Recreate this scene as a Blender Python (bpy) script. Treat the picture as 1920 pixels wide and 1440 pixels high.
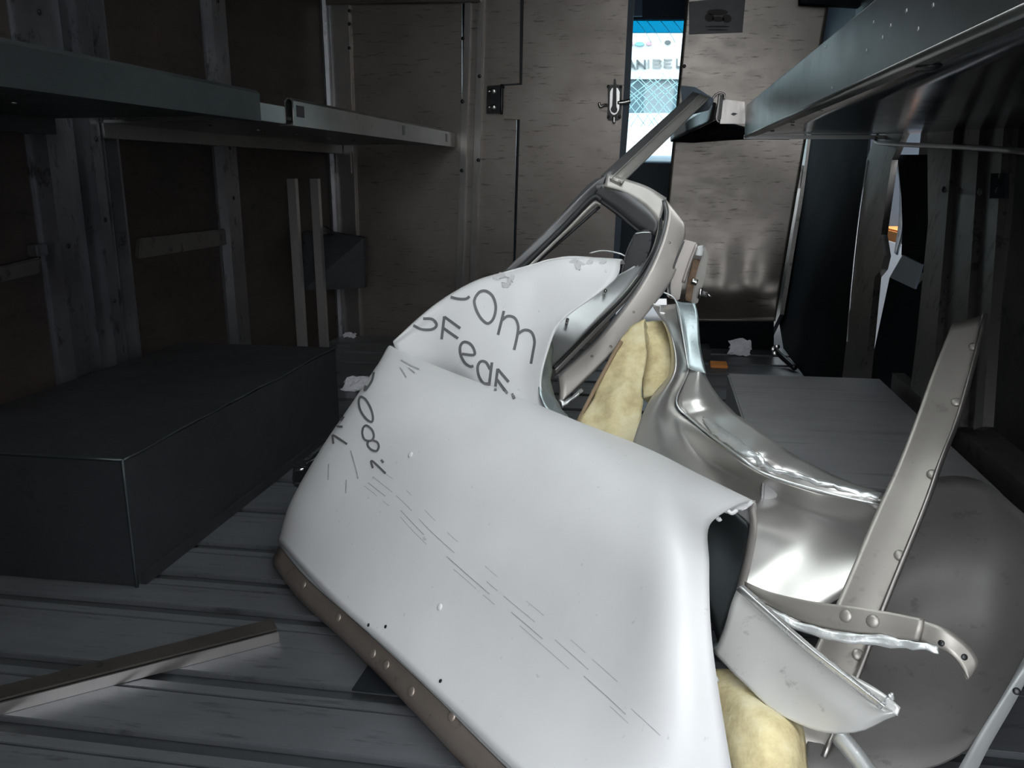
import bpy, bmesh, math, random
from mathutils import Vector, Matrix, noise
from mathutils.bvhtree import BVHTree
random.seed(7)
for o in list(bpy.data.objects): bpy.data.objects.remove(o)
S = bpy.context.scene; C = S.collection

# ------------------------------------------------------------------ camera
F = 1600.0; VPX, VPY = 1240.0, 328.0; ROLL = 2.2; H = 0.80
_Y = Vector((VPX-960, VPY-720, F)).normalized()
_u = Vector((0, -1, 0)); _Z = (_u-_Y*_u.dot(_Y)).normalized(); _X = _Y.cross(_Z)
_a = math.radians(ROLL); _Z = _Z*math.cos(_a)+_X*math.sin(_a); _X = _Y.cross(_Z)
CAM = Vector((0, 0, H))
cd = bpy.data.cameras.new('camera'); cam = bpy.data.objects.new('camera', cd); C.objects.link(cam)
cd.sensor_width = 36; cd.lens = 36*F/1920; cd.clip_start = .02; cd.clip_end = 200
right = Vector((_X[0], _Y[0], _Z[0])); down = Vector((_X[1], _Y[1], _Z[1])); fwd = Vector((_X[2], _Y[2], _Z[2]))
M = Matrix.Identity(4)
for i in range(3):
    M[i][0] = right[i]; M[i][1] = -down[i]; M[i][2] = -fwd[i]; M[i][3] = CAM[i]
cam.matrix_world = M; S.camera = cam

def U(px, py, X=None, Y=None, Z=None):
    """point of the place that a photo pixel shows, on the plane X=, Y= or Z="""
    c = Vector((px-960, py-720, F)); d = Vector((c.dot(_X), c.dot(_Y), c.dot(_Z)))
    if X is not None: t = X/d.x
    elif Y is not None: t = Y/d.y
    else: t = (Z-H)/d.z
    return CAM+d*t

# ------------------------------------------------------------------ world, exposure
W = bpy.data.worlds.new('World'); S.world = W; W.use_nodes = True
bg = W.node_tree.nodes['Background']; bg.inputs[0].default_value = (.94, .975, 1.0, 1)
wn = W.node_tree.nodes; wt = wn.new('ShaderNodeTexCoord'); ws = wn.new('ShaderNodeSeparateXYZ'); wm = wn.new('ShaderNodeMapRange')
W.node_tree.links.new(wt.outputs['Generated'], ws.inputs[0]); W.node_tree.links.new(ws.outputs['Z'], wm.inputs[0])
wm.inputs[1].default_value = 0; wm.inputs[2].default_value = 1; wm.inputs[3].default_value = 1.0; wm.inputs[4].default_value = 2.2   # overcast sky, brighter overhead
W.node_tree.links.new(wm.outputs[0], bg.inputs[1])
S.view_settings.view_transform = 'Standard'; S.view_settings.look = 'None'
S.view_settings.gamma = 1.0; S.view_settings.use_curve_mapping = False
S.view_settings.exposure = 1.75

# ------------------------------------------------------------------ materials
def newmat(name):
    m = bpy.data.materials.new(name); m.use_nodes = True; nt = m.node_tree
    return m, nt, nt.nodes['Principled BSDF']
def metal(name, c1, c2, rough=.42, metallic=.9, streak=(4, 4, 40), dark=.35, bump=.15, scr=(5, 5, 70), thr=.63, grain=.15):
    m, nt, b = newmat(name); N = nt.nodes; L = nt.links
    geo = N.new('ShaderNodeNewGeometry')
    def nz(scale, detail, rg):
        mp = N.new('ShaderNodeMapping'); mp.inputs['Scale'].default_value = scale
        L.new(geo.outputs['Position'], mp.inputs['Vector'])
        n = N.new('ShaderNodeTexNoise'); n.inputs['Scale'].default_value = 1; n.inputs['Detail'].default_value = detail
        n.inputs['Roughness'].default_value = rg; L.new(mp.outputs[0], n.inputs['Vector']); return n.outputs[0]
    def ramp(src, a, bb):
        r = N.new('ShaderNodeMapRange'); r.inputs[1].default_value = a; r.inputs[2].default_value = bb
        L.new(src, r.inputs[0]); return r.outputs[0]
    def mix(f, a, bb):
        x = N.new('ShaderNodeMix'); x.data_type = 'RGBA'
        L.new(f, x.inputs[0])
        for k, v in ((6, a), (7, bb)):
            if isinstance(v, tuple): x.inputs[k].default_value = (*v, 1)
            else: L.new(v, x.inputs[k])
        return x.outputs[2]
    n1 = nz(streak, 8, .65); n2 = nz((2.2, 2.2, 2.2), 5, .6); n3 = nz(scr, 6, .7)
    col = mix(ramp(n2, .35, .65), c1, c2)
    dk = tuple(v*.3 for v in c1)
    f = N.new('ShaderNodeMath'); f.operation = 'MULTIPLY'; f.inputs[1].default_value = dark
    L.new(ramp(n3, thr, thr+.09), f.inputs[0]); col = mix(f.outputs[0], col, dk)
    f2 = N.new('ShaderNodeMath'); f2.operation = 'MULTIPLY'; f2.inputs[1].default_value = grain
    L.new(ramp(n1, .5, .8), f2.inputs[0]); col = mix(f2.outputs[0], col, dk)
    L.new(col, b.inputs['Base Color'])
    r = N.new('ShaderNodeMapRange'); r.inputs[1].default_value = .3; r.inputs[2].default_value = .7
    r.inputs[3].default_value = max(rough-.04, .05); r.inputs[4].default_value = rough+.05
    L.new(n1, r.inputs[0]); L.new(r.outputs[0], b.inputs['Roughness'])
    b.inputs['Metallic'].default_value = metallic
    if bump:
        bp = N.new('ShaderNodeBump'); bp.inputs['Strength'].default_value = bump; bp.inputs['Distance'].default_value = .004
        L.new(n1, bp.inputs['Height']); L.new(bp.outputs[0], b.inputs['Normal'])
    return m
def plain(name, col, rough=.5, metallic=0., emis=0, var=.12, scale=30):
    m, nt, b = newmat(name); N = nt.nodes; L = nt.links
    geo = N.new('ShaderNodeNewGeometry'); n = N.new('ShaderNodeTexNoise'); n.inputs['Scale'].default_value = scale; n.inputs['Detail'].default_value = 6
    L.new(geo.outputs['Position'], n.inputs['Vector'])
    x = N.new('ShaderNodeMix'); x.data_type = 'RGBA'; L.new(n.outputs[0], x.inputs[0])
    x.inputs[6].default_value = (*[max(0, v*(1-var*2)) for v in col], 1); x.inputs[7].default_value = (*[min(1, v*(1+var)) for v in col], 1)
    L.new(x.outputs[2], b.inputs['Base Color']); b.inputs['Roughness'].default_value = rough; b.inputs['Metallic'].default_value = metallic
    return m
MAT = {}
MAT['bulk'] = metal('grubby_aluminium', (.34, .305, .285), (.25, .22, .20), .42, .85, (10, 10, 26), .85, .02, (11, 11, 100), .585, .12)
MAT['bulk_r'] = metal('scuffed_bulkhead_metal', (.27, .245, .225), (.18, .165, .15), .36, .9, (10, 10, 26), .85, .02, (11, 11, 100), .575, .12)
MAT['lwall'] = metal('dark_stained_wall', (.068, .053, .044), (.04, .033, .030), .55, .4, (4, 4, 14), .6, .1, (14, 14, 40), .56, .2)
MAT['post'] = metal('worn_post_aluminium', (.24, .245, .265), (.13, .132, .145), .38, .9, (14, 14, 4), .85, .05, (26, 26, 12), .56, .1)
MAT['post_r'] = metal('dirty_post_aluminium', (.20, .19, .18), (.13, .125, .12), .42, .85, (12, 12, 5), .85, .05, (26, 26, 14), .56, .1)
MAT['strip'] = metal('channel_aluminium', (.46, .435, .42), (.33, .31, .30), .35, .95, (40, 40, 4), .4, .08, (20, 20, 8), .62)
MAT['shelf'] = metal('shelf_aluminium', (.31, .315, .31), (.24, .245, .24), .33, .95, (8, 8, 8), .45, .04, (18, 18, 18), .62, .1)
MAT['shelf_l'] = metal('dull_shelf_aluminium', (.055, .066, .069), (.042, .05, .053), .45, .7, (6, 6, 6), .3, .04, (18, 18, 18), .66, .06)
MAT['box'] = metal('dark_box_coating', (.035, .037, .042), (.024, .025, .029), .5, .4, (6, 6, 8), .5, .2, (20, 20, 20), .6)
MAT['rbox'] = metal('worn_box_metal', (.36, .36, .37), (.27, .27, .28), .42, .6, (3, 30, 3), .45, .06, (3, 40, 8), .58, .12)
MAT['scoop'] = metal('pale_scrap_aluminium', (.72, .715, .70), (.60, .60, .59), .36, .35, (10, 10, 10), .45, .04, (14, 40, 40), .62, .08)
MAT['bright'] = metal('bright_rolled_edge', (.86, .87, .87), (.74, .75, .76), .28, .7, (20, 20, 20), .0, .05, (40, 40, 40), .66, .05)
MAT['deck'] = metal('mirror_shelf_underside', (.40, .40, .42), (.33, .33, .35), .16, 1., (6, 6, 6), .3, .02, (18, 18, 18), .66, .06)
MAT['plank'] = metal('floor_plank_metal', (.185, .194, .21), (.13, .137, .149), .42, .55, (4, 36, 4), .7, .12, (7, 46, 7), .57, .2)
MAT['groove'] = plain('dark_groove', (.05, .055, .06), .55, .3)
MAT['alu'] = metal('bright_inner_aluminium', (.68, .665, .64), (.58, .57, .55), .32, .75, (3, 3, 3), .12, .03, (25, 25, 25), .68, .06)
MAT['bar'] = metal('dirty_bar_aluminium', (.44, .415, .385), (.33, .31, .285), .42, .6, (8, 8, 8), .4, .05, (22, 22, 22), .6, .12)
MAT['dsheet'] = metal('dark_loose_sheet_metal', (.14, .135, .13), (.10, .097, .094), .6, .2, (6, 6, 6), .45, .05, (26, 26, 26), .58, .1)
MAT['frame'] = metal('grey_frame_paint', (.52, .50, .47), (.42, .405, .38), .42, .35, (10, 10, 10), .2, .03, (40, 40, 40), .66, .08)
MAT['framedk'] = metal('dark_frame_paint', (.17, .17, .175), (.13, .13, .135), .42, .3, (10, 10, 10), .2, .03, (40, 40, 40), .66, .08)
MAT['stile'] = metal('brownish_stile_metal', (.60, .555, .525), (.50, .465, .44), .42, .4, (10, 10, 10), .3, .05, (40, 40, 40), .65, .1)
MAT['pane'] = metal('blue_grey_sheet', (.58, .60, .61), (.46, .48, .49), .33, .5, (5, 5, 5), .15, .03, (30, 30, 30), .67, .08)
MAT['rail'] = metal('brown_rail_metal', (.40, .34, .30), (.29, .245, .215), .45, .7, (14, 14, 14), .55, .12, (30, 30, 30), .6)
MAT['torn'] = metal('torn_bright_metal', (.86, .88, .88), (.72, .75, .76), .32, .65, (40, 40, 40), .2, .4, (60, 60, 60), .62, .1)
MAT['galv'] = metal('blue_grey_torn_metal', (.50, .57, .59), (.38, .45, .47), .4, .8, (20, 20, 20), .4, .3, (50, 50, 50), .58)
MAT['blackp'] = metal('black_coated_panel', (.020, .024, .029), (.014, .016, .019), .85, .0, (5, 5, 5), .3, .05, (20, 20, 20), .64, .1)
MAT['blackp'].node_tree.nodes['Principled BSDF'].inputs['Specular IOR Level'].default_value = .02
MAT['black'] = plain('black_plastic', (.014, .015, .018), .35, 0)
MAT['rubber'] = plain('dark_rubber', (.028, .03, .033), .6, 0)
MAT['navy'] = plain('navy_edge', (.045, .07, .10), .5, .1)
MAT['cab'] = plain('dark_cab_trim', (.03, .045, .065), .6, 0)
MAT['dash'] = plain('dashboard_plastic', (.16, .23, .33), .6, 0)
MAT['chrome'] = plain('steel_fastener', (.72, .72, .70), .25, 1.)
MAT['chan'] = plain('upright_channel_metal', (.50, .49, .48), .38, .8, var=.08, scale=9)
MAT['rust'] = plain('rusty_steel', (.28, .19, .13), .6, .6, var=.35, scale=60)
MAT['greystl'] = plain('grey_roller_arm', (.30, .29, .27), .45, .7)
MAT['paper'] = plain('paper_scrap', (.74, .73, .80), .8)
MAT['print'] = plain('grey_lettering', (.145, .145, .155), .5)
MAT['scuff'] = plain('grey_scuff', (.47, .47, .49), .6, var=.3, scale=120)
MAT['wood'] = plain('thin_wood_edge', (.36, .26, .17), .7)
MAT['orange'] = plain('orange_piece', (.75, .30, .07), .7)
MAT['wht_out'] = plain('white_fascia', (.86, .87, .88), .6, var=.02)
MAT['signgrey'] = plain('sign_grey', (.13, .135, .14), .5)
MAT['glassblue'] = plain('shopfront_glazing', (.09, .15, .18), .2)
MAT['teal'] = plain('teal_mark', (.25, .50, .56), .6)
MAT['redmark'] = plain('pink_mark', (.66, .38, .45), .6)
MAT['asphalt'] = plain('asphalt', (.13, .13, .13), .9, scale=8)
MAT['skyblue'] = metal('pale_blue_skin', (.33, .42, .50), (.28, .36, .44), .3, .3, (4, 4, 4), .1, .03, (20, 20, 20), .7)
MAT['placard'] = plain('grey_placard', (.10, .105, .11), .5, .3)
MAT['placarddk'] = plain('placard_print', (.025, .022, .026), .6)
def paint():
    m, nt, b = newmat('white_body_paint'); N = nt.nodes; L = nt.links
    geo = N.new('ShaderNodeNewGeometry')
    n = N.new('ShaderNodeTexNoise'); n.inputs['Scale'].default_value = 5; n.inputs['Detail'].default_value = 7
    n2 = N.new('ShaderNodeTexNoise'); n2.inputs['Scale'].default_value = 75; n2.inputs['Detail'].default_value = 4
    for k in (n, n2): L.new(geo.outputs['Position'], k.inputs['Vector'])
    r = N.new('ShaderNodeValToRGB'); r.color_ramp.elements[0].position = .3; r.color_ramp.elements[0].color = (.69, .69, .70, 1)
    r.color_ramp.elements[1].position = .7; r.color_ramp.elements[1].color = (.77, .77, .78, 1); L.new(n.outputs[0], r.inputs[0])
    r2 = N.new('ShaderNodeValToRGB'); r2.color_ramp.elements[0].position = .70; r2.color_ramp.elements[0].color = (0, 0, 0, 1)
    r2.color_ramp.elements[1].position = .78; r2.color_ramp.elements[1].color = (.5, .5, .5, 1); L.new(n2.outputs[0], r2.inputs[0])
    x = N.new('ShaderNodeMix'); x.data_type = 'RGBA'; L.new(r2.outputs[0], x.inputs[0]); L.new(r.outputs[0], x.inputs[6]); x.inputs[7].default_value = (.33, .33, .35, 1)
    L.new(x.outputs[2], b.inputs['Base Color']); b.inputs['Roughness'].default_value = .38
    return m
MAT['white'] = paint()
def batt():
    m, nt, b = newmat('yellow_fibreglass'); N = nt.nodes; L = nt.links
    geo = N.new('ShaderNodeNewGeometry'); n = N.new('ShaderNodeTexNoise'); n.inputs['Scale'].default_value = 17; n.inputs['Detail'].default_value = 9; n.inputs['Roughness'].default_value = .65
    L.new(geo.outputs['Position'], n.inputs['Vector'])
    r = N.new('ShaderNodeValToRGB'); e = r.color_ramp.elements; e[0].position = .3; e[0].color = (.55, .44, .25, 1); e[1].position = .62; e[1].color = (.86, .78, .53, 1)
    k = e.new(.5); k.color = (.78, .68, .40, 1); L.new(n.outputs[0], r.inputs[0]); L.new(r.outputs[0], b.inputs['Base Color'])
    bp = N.new('ShaderNodeBump'); bp.inputs['Strength'].default_value = .6; bp.inputs['Distance'].default_value = .01; L.new(n.outputs[0], bp.inputs['Height']); L.new(bp.outputs[0], b.inputs['Normal'])
    b.inputs['Roughness'].default_value = .95; b.inputs['Specular IOR Level'].default_value = .1
    return m
MAT['batt'] = batt()
def glass(name, tint, gl=.06):
    m, nt, b = newmat(name); N = nt.nodes; L = nt.links; N.remove(b)
    t = N.new('ShaderNodeBsdfTransparent'); t.inputs[0].default_value = (*tint, 1)
    g = N.new('ShaderNodeBsdfGlossy'); g.inputs['Roughness'].default_value = .05
    x = N.new('ShaderNodeMixShader'); x.inputs[0].default_value = gl
    L.new(t.outputs[0], x.inputs[1]); L.new(g.outputs[0], x.inputs[2]); L.new(x.outputs[0], N['Material Output'].inputs[0])
    return m
MAT['glass'] = glass('windshield_glass', (.80, .90, .92))
MAT['tint'] = glass('teal_tint_band', (.02, .30, .42))
def crackm():
    m, nt, b = newmat('crack_line'); N = nt.nodes; N.remove(b)
    t = N.new('ShaderNodeBsdfTranslucent'); t.inputs[0].default_value = (.80, .95, .97, 1); nt.links.new(t.outputs[0], N['Material Output'].inputs[0]); return m
MAT['crack'] = crackm()
def milky():
    m, nt, b = newmat('milky_toplight_panel'); N = nt.nodes; N.remove(b)
    t = N.new('ShaderNodeBsdfTranslucent'); t.inputs[0].default_value = (.82, .83, .82, 1); nt.links.new(t.outputs[0], N['Material Output'].inputs[0]); return m
MAT['milky'] = milky()  # translucent stuff of the added top-light panel

# ------------------------------------------------------------------ object helpers
def finish(name, verts, faces, mat, parent=None, smooth=False):
    vs = [Vector(v) for v in verts]
    lo = Vector([min(v[i] for v in vs) for i in range(3)]); hi = Vector([max(v[i] for v in vs) for i in range(3)])
    o0 = Vector(((lo.x+hi.x)/2, (lo.y+hi.y)/2, lo.z))
    me = bpy.data.meshes.new(name); me.from_pydata([v-o0 for v in vs], [], faces); me.update()
    bm = bmesh.new(); bm.from_mesh(me); bmesh.ops.recalc_face_normals(bm, faces=bm.faces); bm.to_mesh(me); bm.free()
    me.materials.append(MAT[mat])
    if smooth:
        for p in me.polygons: p.use_smooth = True
    o = bpy.data.objects.new(name, me); C.objects.link(o); o.location = o0
    if parent is not None: attach(o, parent)
    return o
WPOS = {}
def wpos(o): return WPOS.get(o.name, o.location.copy())
def attach(o, parent):
    w = o.location.copy(); WPOS[o.name] = w; o.parent = parent; o.location = w-wpos(parent)
def tag(o, label, cat, group=None):
    o['label'] = label; o['category'] = cat
    if group: o['group'] = group
    return o
def thing(name, loc, label, cat, group=None):
    e = bpy.data.objects.new(name, None); C.objects.link(e); e.location = Vector(loc); e.empty_display_size = .1
    return tag(e, label, cat, group)
def struct(o, label=None, cat=None):
    o['kind'] = 'structure'
    if label: o['label'] = label
    if cat: o['category'] = cat
    return o
def sempty(name, loc, label, cat):
    e = bpy.data.objects.new(name, None); C.objects.link(e); e.location = Vector(loc); return struct(e, label, cat)

def boxv(lo, hi):
    x0, y0, z0 = lo; x1, y1, z1 = hi
    v = [(x0, y0, z0), (x1, y0, z0), (x1, y1, z0), (x0, y1, z0), (x0, y0, z1), (x1, y0, z1), (x1, y1, z1), (x0, y1, z1)]
    return v, [(0, 3, 2, 1), (4, 5, 6, 7), (0, 1, 5, 4), (1, 2, 6, 5), (2, 3, 7, 6), (3, 0, 4, 7)]
def box(name, lo, hi, mat, parent=None, bevel=.0):
    v, f = boxv(lo, hi); o = finish(name, v, f, mat, parent)
    if bevel: bev(o, bevel)
    return o
def bev(o, w, seg=2):
    bm = bmesh.new(); bm.from_mesh(o.data)
    bmesh.ops.bevel(bm, geom=list(bm.edges), offset=w, segments=seg, affect='EDGES', clamp_overlap=True)
    bm.to_mesh(o.data); bm.free()
def prism(name, pts, d, mat, parent=None, bevel=0):
    """polygon pts extruded by vector d"""
    n = len(pts); pts = [Vector(p) for p in pts]; d = Vector(d)
    v = pts+[p+d for p in pts]
    f = [tuple(range(n)), tuple(range(2*n-1, n-1, -1))]+[(i, (i+1) % n, n+(i+1) % n, n+i) for i in range(n)]
    o = finish(name, v, f, mat, parent)
    if bevel: bev(o, bevel)
    return o
def obox(name, c, ax, half, mat, parent=None, bevel=0):
    """oriented box: centre, three axes, half sizes"""
    c = Vector(c); A = [Vector(a).normalized()*h for a, h in zip(ax, half)]
    v = [c+A[0]*i+A[1]*j+A[2]*k for k in (-1, 1) for i, j in ((-1, -1), (1, -1), (1, 1), (-1, 1))]
    o = finish(name, v, [(0, 3, 2, 1), (4, 5, 6, 7), (0, 1, 5, 4), (1, 2, 6, 5), (2, 3, 7, 6), (3, 0, 4, 7)], mat, parent)
    if bevel: bev(o, bevel)
    return o
def cr1(p, t):
    n = len(p)-1; s = min(int(t*n), n-1); u = t*n-s
    b, c = p[s], p[s+1]; a = p[s-1] if s > 0 else b*2-c; d = p[s+2] if s+2 <= n else c*2-b
    return .5*((2*b)+(c-a)*u+(2*a-5*b+4*c-d)*u*u+(3*b-a-3*c+d)*u*u*u)
def lin1(p, t):
    n = len(p)-1; s = min(int(t*n), n-1); u = t*n-s; return p[s].lerp(p[s+1], u)
def P3(q):
    if isinstance(q, Vector): return q
    if len(q) == 4: return U(q[0], q[1], Z=q[3])
    return U(q[0], q[1], Y=q[2])
SURF = {}
def sheet(name, rows, mat, parent=None, th=.003, nu=6, nv=6, smooth=True, jitter=0, js=8, lin=False, edge=0):
    """sheet metal: rows of (px,py,Y) / (px,py,None,Z) / Vector; smooth patch with thickness away from the viewer"""
    R = [[P3(q) for q in r] for r in rows]; m = len(R[0]); ev = lin1 if lin else cr1
    NU = (m-1)*nu; NV = (len(R)-1)*nv
    R2 = [[ev(r, i/NU) for i in range(NU+1)] for r in R]
    G = [[None]*(NU+1) for _ in range(NV+1)]
    for i in range(NU+1):
        colp = [r[i] for r in R2]
        for j in range(NV+1): G[j][i] = ev(colp, j/NV)
    if jitter or edge:
        for j in range(NV+1):
            for i in range(NU+1):
                p = G[j][i]; e = 1 if (edge and (j in (0, NV) or i in (0, NU))) else 0
                q = Vector((noise.noise(p*js), noise.noise(p*js+Vector((9, 3, 1))), noise.noise(p*js+Vector((2, 8, 5)))))
                G[j][i] = p+q*jitter+(Vector((random.uniform(-1, 1), random.uniform(-1, 1), random.uniform(-1, 1)))*edge if e else Vector())
    # normals
    V = []; NN = []
    for j in range(NV+1):
        for i in range(NU+1):
            a = G[j][min(i+1, NU)]-G[j][max(i-1, 0)]; b = G[min(j+1, NV)][i]-G[max(j-1, 0)][i]
            n = a.cross(b)
            NN.append(n.normalized() if n.length > 1e-12 else Vector((0, -1, 0))); V.append(G[j][i])
    tot = sum((n.dot(CAM-p) for n, p in zip(NN, V)), 0.)
    if tot < 0: NN = [-n for n in NN]
    K = len(V); w = NU+1
    Fc = [(j*w+i, j*w+i+1, (j+1)*w+i+1, (j+1)*w+i) for j in range(NV) for i in range(NU)]
    SURF[name] = (BVHTree.FromPolygons(V, Fc), )
    B = [(p-n*th) for p, n in zip(V, NN)]
    F2 = [tuple(k+K for k in reversed(f)) for f in Fc]; rim = []
    for i in range(NU): rim += [(i, i+1, K+i+1, K+i), (NV*w+i+1, NV*w+i, K+NV*w+i, K+NV*w+i+1)]
    for j in range(NV): rim += [((j+1)*w, j*w, K+j*w, K+(j+1)*w), (j*w+NU, (j+1)*w+NU, K+(j+1)*w+NU, K+j*w+NU)]
    o = finish(name, V+B, Fc+F2+rim, mat, parent, False)
    if smooth:
        nf = len(Fc)*2
        for k, p in enumerate(o.data.polygons): p.use_smooth = k < nf
    return o
def tube(name, pts, r, mat, parent=None, seg=10, n=6, lin=False):
    P = [P3(q) for q in pts]; ev = lin1 if lin else cr1; T = (len(P)-1)*n
    path = [ev(P, i/T) for i in range(T+1)]; v = []; f = []
    for i, p in enumerate(path):
        t = (path[min(i+1, T)]-path[max(i-1, 0)]).normalized(); u = Vector((0, 0, 1)) if abs(t.z) < .9 else Vector((1, 0, 0))
        a = t.cross(u).normalized(); b = t.cross(a)
        rr = r if not isinstance(r, (list, tuple)) else r[0]+(r[1]-r[0])*i/T
        for k in range(seg): v.append(p+a*math.cos(k*2*math.pi/seg)*rr+b*math.sin(k*2*math.pi/seg)*rr)
    for i in range(T):
        for k in range(seg): f.append((i*seg+k, i*seg+(k+1) % seg, (i+1)*seg+(k+1) % seg, (i+1)*seg+k))
    f.append(tuple(range(seg))); f.append(tuple(range(len(v)-1, len(v)-seg-1, -1)))
    o = finish(name, v, f, mat, parent, True)
    return o
# shared fastener meshes (unit size), copied with shared data
def dome_mesh(name, mat, hole=False):
    v = []; f = []; seg = 12
    prof = [(1, 0), (1, .35), (.75, .75), (.35, .95)] if not hole else [(1.15, 0), (1.15, .3), (.75, .35), (.7, -.1)]
    for r, z in prof:
        for k in range(seg): v.append((r*math.cos(k*2*math.pi/seg), r*math.sin(k*2*math.pi/seg), z))
    for i in range(len(prof)-1):
        for k in range(seg): f.append((i*seg+k, i*seg+(k+1) % seg, (i+1)*seg+(k+1) % seg, (i+1)*seg+k))
    f.append(tuple(range((len(prof)-1)*seg, len(prof)*seg))); f.append(tuple(range(seg-1, -1, -1)))
    me = bpy.data.meshes.new(name); me.from_pydata(v, [], f); me.materials.append(MAT[mat])
    for p in me.polygons: p.use_smooth = True
    return me
RIV = {k: dome_mesh('rivet_'+k, k) for k in ('rail', 'chrome', 'post', 'bar', 'black', 'post_r', 'strip', 'white', 'galv')}
def rivet(p, n, r, kind, parent, name='rivet'):
    o = bpy.data.objects.new(name, RIV[kind]); C.objects.link(o); n = Vector(n).normalized()
    o.rotation_mode = 'QUATERNION'; o.rotation_quaternion = n.to_track_quat('Z', 'Y'); o.scale = (r, r, r*.55); o.location = Vector(p)
    w = Vector(p); o.parent = parent; o.location = w-wpos(parent); return o
def hit(surfs, px, py):
    d = (U(px, py, Y=1.)-CAM).normalized(); best = None
    for s in surfs:
        p, n, i, t = SURF[s][0].ray_cast(CAM, d)
        if p is not None and (best is None or t < best[2]): best = (p, n if n.dot(d) < 0 else -n, t)
    return best
def ribbon(name, surfs, lines, wpx, mat, parent, lift=.0012):
    """flat print or scuff lying on a sheet: polylines of photo pixels laid onto the surface"""
    V = []; Fc = []
    for ln in lines:
        P = [Vector((a, b)) for a, b in ln]
        if len(P) == 2: P = [P[0], P[0].lerp(P[1], .5), P[1]]
        n = (len(P)-1)*5; pts = []
        for i in range(n+1):
            q = [Vector((a.x, a.y, 0)) for a in P]; pts.append(cr1(q, i/n))
        prev = None
        for i, p in enumerate(pts):
            t = (pts[min(i+1, n)]-pts[max(i-1, 0)]); t = t.normalized() if t.length else Vector((1, 0, 0)); s = Vector((-t.y, t.x, 0))*wpx/2
            row = []
            for k in (-1, 0, 1):
                h = hit(surfs, p.x+s.x*k, p.y+s.y*k)
                row.append(h[0]+h[1]*lift if h else None)
            if None in row: prev = None; continue
            b = len(V); V += row
            if prev is not None and (V[b]-V[prev]).length < .05: Fc += [(prev, prev+1, b+1, b), (prev+1, prev+2, b+2, b+1)]
            prev = b
    if not Fc: return None
    o = finish(name, V, Fc, mat, parent, True)
    if name == 'scratch': o['kind'] = 'stuff'
    return o

# ================================================================== THE SETTING
XL, XR, YB, ZC = -1.60, .80, 4.15, 1.92
YR = -.25                                                    # rear opening
ground = struct(box('ground', (-30, -30, -.80), (30, 40, -.75), 'asphalt'), 'grey asphalt yard outside the van', 'ground')
# floor: planks across the van with dark grooves
fl = sempty('floor', (-.4, 2.2, -.06), 'grey aluminium plank floor of the cargo box', 'floor')
box('floor_base', (XL, YR, -.06), (XR+.1, YB, -.012), 'groove', fl)
edges = [-.25, -.05, .16, .37, .575, .77, .985, 1.145, 1.35, 1.48, 1.63, 1.838, 2.05, 2.26, 2.47, 2.68, 2.89, 3.10, 3.31, 3.52, 3.73, 3.94, YB]
for a, b in zip(edges[:-1], edges[1:]):
    gap = .030
    box('plank', (XL, a+gap*.5, -.012), (XR+.1, b-.045, 0), 'plank', fl, .0015)
    box('plank', (XL, b-.040, -.012), (XR+.1, b-.018, -.001), 'plank', fl, .001)
# ceiling
ce = sempty('ceiling', (-.4, 2., ZC), 'dull metal roof of the cargo box with an unseen translucent panel added for top light', 'ceiling')
SK = (-.35, .35, .35, 2.3)                                   # unseen roof panel added to brighten the ridge: x0, x1, y0, y1
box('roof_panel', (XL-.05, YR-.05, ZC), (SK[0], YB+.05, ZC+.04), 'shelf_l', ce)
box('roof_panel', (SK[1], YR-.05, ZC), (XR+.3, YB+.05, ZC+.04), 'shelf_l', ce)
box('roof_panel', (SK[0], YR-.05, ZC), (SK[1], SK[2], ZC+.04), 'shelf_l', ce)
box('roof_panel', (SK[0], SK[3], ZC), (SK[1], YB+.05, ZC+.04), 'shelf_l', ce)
box('added_toplight', (SK[0], SK[2], ZC+.01), (SK[1], SK[3], ZC+.014), 'milky', ce)

# ---- left wall
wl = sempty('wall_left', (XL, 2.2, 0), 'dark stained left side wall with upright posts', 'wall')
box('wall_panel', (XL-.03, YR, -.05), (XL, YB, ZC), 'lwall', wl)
def hat(name, parent, y0, y1, z0, z1, dep, mat, xw=XL, sgn=1, fl_=.012):
    """hat-section post standing proud of a side wall"""
    ys = [y0-fl_, y0-fl_, y0, y0+.008, y1-.008, y1, y1+fl_, y1+fl_]
    ds = [0, .004, .004, dep, dep, .004, .004, 0]
    return prism(name, [(xw+sgn*d, y, z0) for y, d in zip(ys, ds)], (0, 0, z1-z0), mat, parent)
def wy(px, py=400, x=XL+.03): return U(px, py, X=x).y
LP = [(wy(88), wy(128), .05), (wy(140), wy(166), .02), (wy(172), wy(196), .05), (wy(206), wy(214), .03), (wy(222), wy(232), .045), (wy(424), wy(452), .035), (wy(633), wy(640), .02)]
for y0, y1, d in LP:
    hat('upright_post', wl, y0, y1, 0, ZC, d, 'post')
for (y0, y1, d), zs in ((LP[0], (.62, 1.2)), (LP[2], (.45, .68, .9)), (LP[5], (.72, .9, 1.1, 1.4))):
    for z in zs: rivet((XL+d, (y0+y1)/2, z), (1, 0, 0), .007, 'black', wl)
# low rub rail between posts
prism('rub_rail', [U(265, 447, X=XL+.02), U(262, 485, X=XL+.02), U(432, 458, X=XL+.02), U(432, 428, X=XL+.02)], (-.02, 0, 0), 'post_r', wl, .004)
prism('rub_rail', [U(-20, 505, X=XL+.02), U(-20, 535, X=XL+.02), U(78, 512, X=XL+.02), U(78, 482, X=XL+.02)], (-.02, 0, 0), 'post_r', wl, .004)
box('bracket', (XL, wy(60), .60), (XL+.03, wy(82), .63), 'post', wl, .003)

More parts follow.
